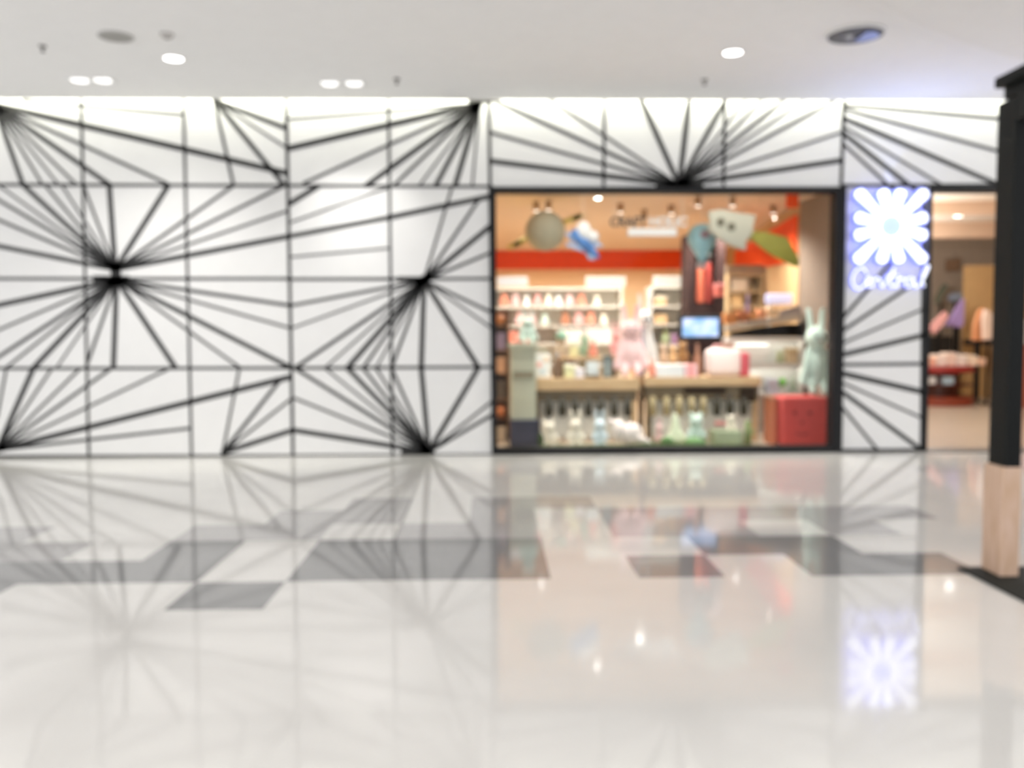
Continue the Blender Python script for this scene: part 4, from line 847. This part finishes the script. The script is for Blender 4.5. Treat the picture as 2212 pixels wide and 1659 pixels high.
for n_, (p0, p1, q0, q1, lab, col) in enumerate(((1566, 1596, 676, 702, 'amber carton at the left end of the sloping rack', (190, 122, 62)), (1597, 1618, 672, 697, 'rust-brown carton second on the sloping rack', (176, 104, 60)), (1619, 1638, 676, 694, 'ochre carton third on the sloping rack', (206, 140, 80)), (1640, 1658, 668, 690, 'peach-red carton fourth on the sloping rack', (220, 154, 112)), (1660, 1684, 664, 687, 'pale apricot carton at the right end of the sloping rack', (234, 200, 156)))):
    yb_ = 706-14*(p1-1572)/68 if p1 < 1640 else 692-13*(p1-1640)/96     # rests on the sloping board
    boxthing('carton', lab, 'box', p0, q0, p1-2, yb_-1.5, Yr+.04, .16, mat('carton_%d' % p0, srgb(*col), .6, var=.05), lid=mat('carton_lid_%d' % p0, srgb(min(255, col[0]+18), min(255, col[1]+18), min(255, col[2]+18)), .6, var=.05), group='cartons on the sloping rack')
bottle('violet bottle standing behind the cartons on the rack', 1616, 634, Yr+.262, aty(1616, 692.5, Yr).z, .036, mat('violet_glaze', srgb(128, 112, 140), .4, var=.05), mat('pale_lilac_cap', srgb(206, 190, 200), .5, var=0))
a, b = aty(1690, 684, Yr), aty(1736, 658, Yr)
t = thing('book_stand', 'grey-mauve tilted book stand at the right end of the sloping rack', 'stand', ((a.x+b.x)/2, Yr+.2, a.z)); mb = MB(); mb.prism([P3(1688, 684), P3(1737, 678), P3(1734, 658), P3(1712, 664), P3(1690, 672)], Yr+.1, Yr+.14); mb.build('board', mat('mauve_grey_board', srgb(150, 138, 134), .6, var=.05), t)
MB().box((a.x+.05, Yr+.141, a.z+.025), (a.x+.12, Yr+.24, a.z+.08), .004).build('foot', mat('mauve_grey_board', (.3, .3, .3)), t)
# goods in its bays
boxthing('white_towels', 'broad stack of white towels in the upper bay of the white shelving', 'towels', 1584, 742, 1660, 770, Yr+.06, .2, mat('white_terry', (.84, .84, .80), .95, var=.03, scale=40), 'towel', lid=mat('white_terry2', (.84, .84, .82), .95, var=.03, scale=40), zb=zz3[0], bevel=.02)
plush('moss green plush frog-like toy in the upper bay of the white shelving', 1684, 756, 786, Yr+.14, felt('moss', 168, 172, 132), 'bear', 1.0, base=zz3[0], eyes=False)
boxthing('tan_box', 'tan upright box at the right end of the upper bay', 'box', 1702, 752, 1724, 786, Yr+.06, .18, mat('tan_carton', srgb(204, 182, 146), .6, var=.04), lid=mat('tan_carton_lid', srgb(190, 166, 128), .6, var=.04), zb=zz3[0])
a = aty(1693, 819, Yr+.04); t = thing('green_ball', 'bright green ball in the lower bay of the white shelving', 'ball', (a.x, a.y, zz3[1]+.002)); MB().ball((a.x, a.y+.05, zz3[1]+.15), .062).build('sphere', mat('bright_green_rubber', srgb(130, 196, 96), .5, var=.03), t, True)
MB().lathe((a.x, a.y+.05, zz3[1]+.002), [(0, 0), (.05, 0), (.04, .04), (.02, .09), (0, .09)], 16).build('stand', M_rw, t)
boxthing('lavender_box', 'pale lavender box left of the bright green ball', 'box', 1660, 818, 1682, 848, Yr+.04, .16, mat('pale_lavender_box', srgb(216, 216, 232), .6, var=.03), lid=mat('pale_lavender_boxlid', srgb(226, 226, 240), .6, var=.03), zb=zz3[1])
plush('grey-green plush rabbit at the right end of the lower bay', 1712, 806, 850, Yr+.16, felt('grey_green', 168, 180, 160), 'bunny', .7, base=zz3[1], eyes=False)
boxthing('linen_box', 'wide white linen box at the left of the lower bay', 'box', 1586, 806, 1648, 848, Yr+.06, .18, mat('white_linen', (.82, .82, .78), .8, var=.03), lid=mat('white_linen2', (.84, .84, .80), .8, var=.03), zb=zz3[1])
# lit lavender strip sign
a, b = aty(1654, 657, 13.1), aty(1727, 634, 13.1); t = thing('neon_sign', 'glowing lavender-white strip sign above the white shelving at right', 'sign', ((a.x+b.x)/2, 13.1, a.z))
MB().box((a.x, 13.1, a.z), (b.x, 13.15, b.z), .03, 3).build('tube_box', mat('lavender_glow', (.35, .35, .5), .5, emit=(.70, .70, .95), es=.55, var=0), t)
MB().box((a.x+.05, 13.151, .0), (a.x+.09, 13.2, b.z-.03)).box((b.x-.09, 13.151, .0), (b.x-.05, 13.2, b.z-.03)).build('post', M_ws, t)
# wooden rear counter at right, behind the cabinet
t, zz4, xa, xb = wunit('rear_shelving', 'tan wooden shelving at the back right of the shop below the orange band', 1572, 1650, 15.2, 592, (628, 662), mat('tan_laminate', srgb(206, 182, 142), .6, var=.03))
boxthing('grey_signboard', 'grey-brown long board above the tan shelving under the orange band', 'sign', 1570, 572, 1660, 586, 15.25, .1, mat('grey_brown_board', srgb(160, 144, 122), .6, var=.04), 'panel', lid=mat('grey_brown_board2', srgb(150, 134, 112), .6, var=.04), zb=aty(1572, 592, 15.2).z)
boxthing('cream_bin', 'cream bin on the upper board of the tan shelving', 'box', 1580, 602, 1616, 628, 15.25, .25, mat('cream_bin', srgb(216, 204, 184), .6, var=.03), lid=mat('cream_bin2', srgb(226, 216, 198), .6, var=.03), zb=zz4[0])
boxthing('ochre_bin', 'ochre bin on the lower board of the tan shelving', 'box', 1580, 638, 1604, 662, 15.25, .25, mat('ochre_bin', srgb(214, 182, 132), .6, var=.03), lid=mat('ochre_bin2', srgb(206, 170, 118), .6, var=.03), zb=zz4[1])

# ================================================================== ENTRANCE GOODS
Yd = 16.6; c = aty(2062, 800, Yd); ud = Yd/FPX; zt_ = aty(2062, 792, Yd).z; rd = 76*ud
t = thing('drum_table', 'round dark red tiered drum table inside the entrance right of the sign pier', 'display table', (c.x, Yd+rd, 0))
M_mah = wood('mahogany', srgb(96, 40, 28), srgb(56, 22, 16), .35, 'Z')
ctr = (c.x, Yd+rd, 0)
MB().lathe(ctr, [(0, 0), (rd*.98, 0), (rd, .03), (rd, .16), (rd*.94, .17), (0, .17)], 48).build('base', mat('red_mahogany', srgb(140, 62, 42), .35, var=.05), t)
MB().lathe((ctr[0], ctr[1], .171), [(0, 0), (rd*.62, 0), (rd*.62, zt_-.30), (0, zt_-.30)], 40).build('core', M_mah, t)
MB().lathe((ctr[0], ctr[1], zt_*.5), [(0, 0), (rd*.96, 0), (rd*.96, .03), (0, .03)], 48).build('shelf', M_mah, t)
MB().lathe((ctr[0], ctr[1], zt_-.128), [(0, 0), (rd*.97, 0), (rd, .02), (rd, .115), (rd*.97, .127), (0, .127)], 48).build('top', mat('dark_red_lacquer', srgb(150, 44, 42), .35, var=.05), t)
goods = [(2014, 774, 14, (244, 196, 172), 'peach'), (2034, 766, 17, (250, 240, 232), 'white'), (2056, 762, 16, (248, 228, 214), 'cream'), (2078, 766, 18, (250, 244, 236), 'ivory'), (2102, 768, 16, (252, 236, 214), 'buttery'), (2122, 774, 13, (238, 206, 180), 'apricot')]
for px_, py_, hw, col, nm in goods: boxthing('merchandise_box', nm+' merchandise box in the row on top of the round drum table', 'box', px_-hw*.6, py_, px_+hw*.6, 800, Yd+.35, .3, mat('merch_'+nm, srgb(*col), .6, var=.04), lid=mat('merchlid_'+nm, srgb(min(col[0]+6, 255), min(col[1]+6, 255), min(col[2]+6, 255)), .6, var=.04), zb=zt_, group='boxes on the round drum table')
zs2 = zt_*.5+.031
boxthing('folded_towel', 'white folded towel on the lower shelf of the drum table', 'towel', 2006, 814, 2024, 832, Yd+.21, .10, mat('white_towel', (.8, .8, .8), .9, var=.04), 'towel', lid=mat('white_towel2', (.8, .82, .84), .9, var=.04), zb=zs2, bevel=.02)
boxthing('folded_towel', 'pale blue folded towel on the lower shelf of the drum table', 'towel', 2039, 814, 2062, 832, Yd+.075, .12, mat('blue_towel', srgb(170, 196, 214), .9, var=.04), 'towel', lid=mat('blue_towel2', srgb(190, 210, 222), .9, var=.04), zb=zs2, bevel=.02)
# black counter and tables
boxthing('black_counter', 'low black counter inside the entrance, next to the sign pier', 'counter', 1996, 726, 2056, 900, 19.2, .5, mat('black_laminate', (.018, .018, .018), .4, var=.1), 'body', lid=mat('black_counter_top', (.025, .024, .023), .3, var=.1), zb=0)
boxthing('black_table', 'black narrow table partly behind the black post', 'table', 2108, 733, 2160, 746, 18.3, .5, mat('black_laminate', (.018, .018, .018)), 'top', zb=None)
a, b = aty(2108, 746, 18.3), aty(2160, 746, 18.3); tt = bpy.data.objects['black_table']
for x in (a.x+.03, b.x-.09): MB().box((x, 18.35, 0), (x+.06, 18.42, a.z-.001)).build('leg', mat('black_laminate', (.018, .018, .018)), tt)
# sloping display with purple sail-shaped bag
def flat(name, label, cat, pts, Y, th, m, base=None, part='panel', foot=True):
    P = [(aty(x, y, Y).x, aty(x, y, Y).z) for x, y in pts]; zmin = min(z for x, z in P); xm = sum(x for x, z in P)/len(P)
    t = thing(name, label, cat, (xm, Y, 0 if foot else zmin)); mb = MB(); mb.prism(P, Y, Y+th)
    bmesh.ops.bevel(mb.bm, geom=mb.bm.edges[:], offset=min(.012, th*.3), segments=2, affect='EDGES'); mb.build(part, m, t)
    if foot: MB().cone((xm, Y+th/2, 0), (xm, Y+th/2, zmin+.03), .03, .03, 12).lathe((xm, Y+th/2, 0), [(0, 0), (.1, 0), (.1, .015), (0, .015)], 20).build('stand', M_kb, t)
    return t
flat('tote_bag', 'purple triangular bag on a stand above the black counter', 'bag', [(2046, 704), (2072, 660), (2084, 644), (2083, 700), (2076, 708)], 18.6, .12, mat('purple_fabric', srgb(168, 144, 200), .8, var=.06))
flat('pennant_stand', 'pale blue and grey small pennant above the purple bag', 'banner', [(2048, 640), (2060, 632), (2082, 632), (2084, 646), (2062, 652), (2050, 650)], 20.6, .06, mat('pale_blue_fabric', srgb(186, 200, 222), .8, var=.06))
flat('folded_umbrella', 'dark green folded umbrella leaning diagonally by the entrance wall', 'umbrella', [(2020, 656), (2026, 640), (2036, 618), (2046, 612), (2050, 617), (2040, 634), (2028, 656)], 20.2, .1, mat('dark_green_fabric', srgb(112, 120, 104), .8, var=.06))
flat('gift_cone', 'pink and white slanted parcel above the black counter', 'gift', [(2008, 712), (2022, 692), (2044, 672), (2050, 684), (2036, 704), (2020, 722)], 18.3, .12, mat('pink_parcel', srgb(224, 168, 164), .7, var=.1, scale=14))
flat('hanging_dress', 'orange-peach dress on a stand left of the black post', 'clothing', [(2104, 736), (2108, 700), (2116, 672), (2126, 664), (2132, 690), (2130, 736)], 17.6, .12, mat('peach_dress', srgb(228, 162, 116), .85, var=.05))
flat('hanging_dress', 'pale cream dress on a stand, right beside the peach dress', 'clothing', [(2128, 734), (2126, 690), (2130, 668), (2140, 672), (2150, 690), (2154, 734)], 17.0, .12, mat('cream_dress', srgb(240, 218, 202), .85, var=.05))
flat('wall_picture', 'brown-grey mounted print on the back wall of the entrance', 'picture', [(2044, 560), (2076, 556), (2076, 586), (2044, 588)], 20.9, .06, mat('brown_print', srgb(156, 128, 104), .7, var=.12), foot=False)
boxthing('red_display', 'red display cabinet inside the entrance right of the black post', 'cabinet', 2196, 690, 2240, 905, 16.2, .5, mat('rust_red', srgb(196, 108, 82), .6, var=.08), 'body', lid=mat('white_gloss', (.8, .78, .75), .4, var=.02), zb=0)
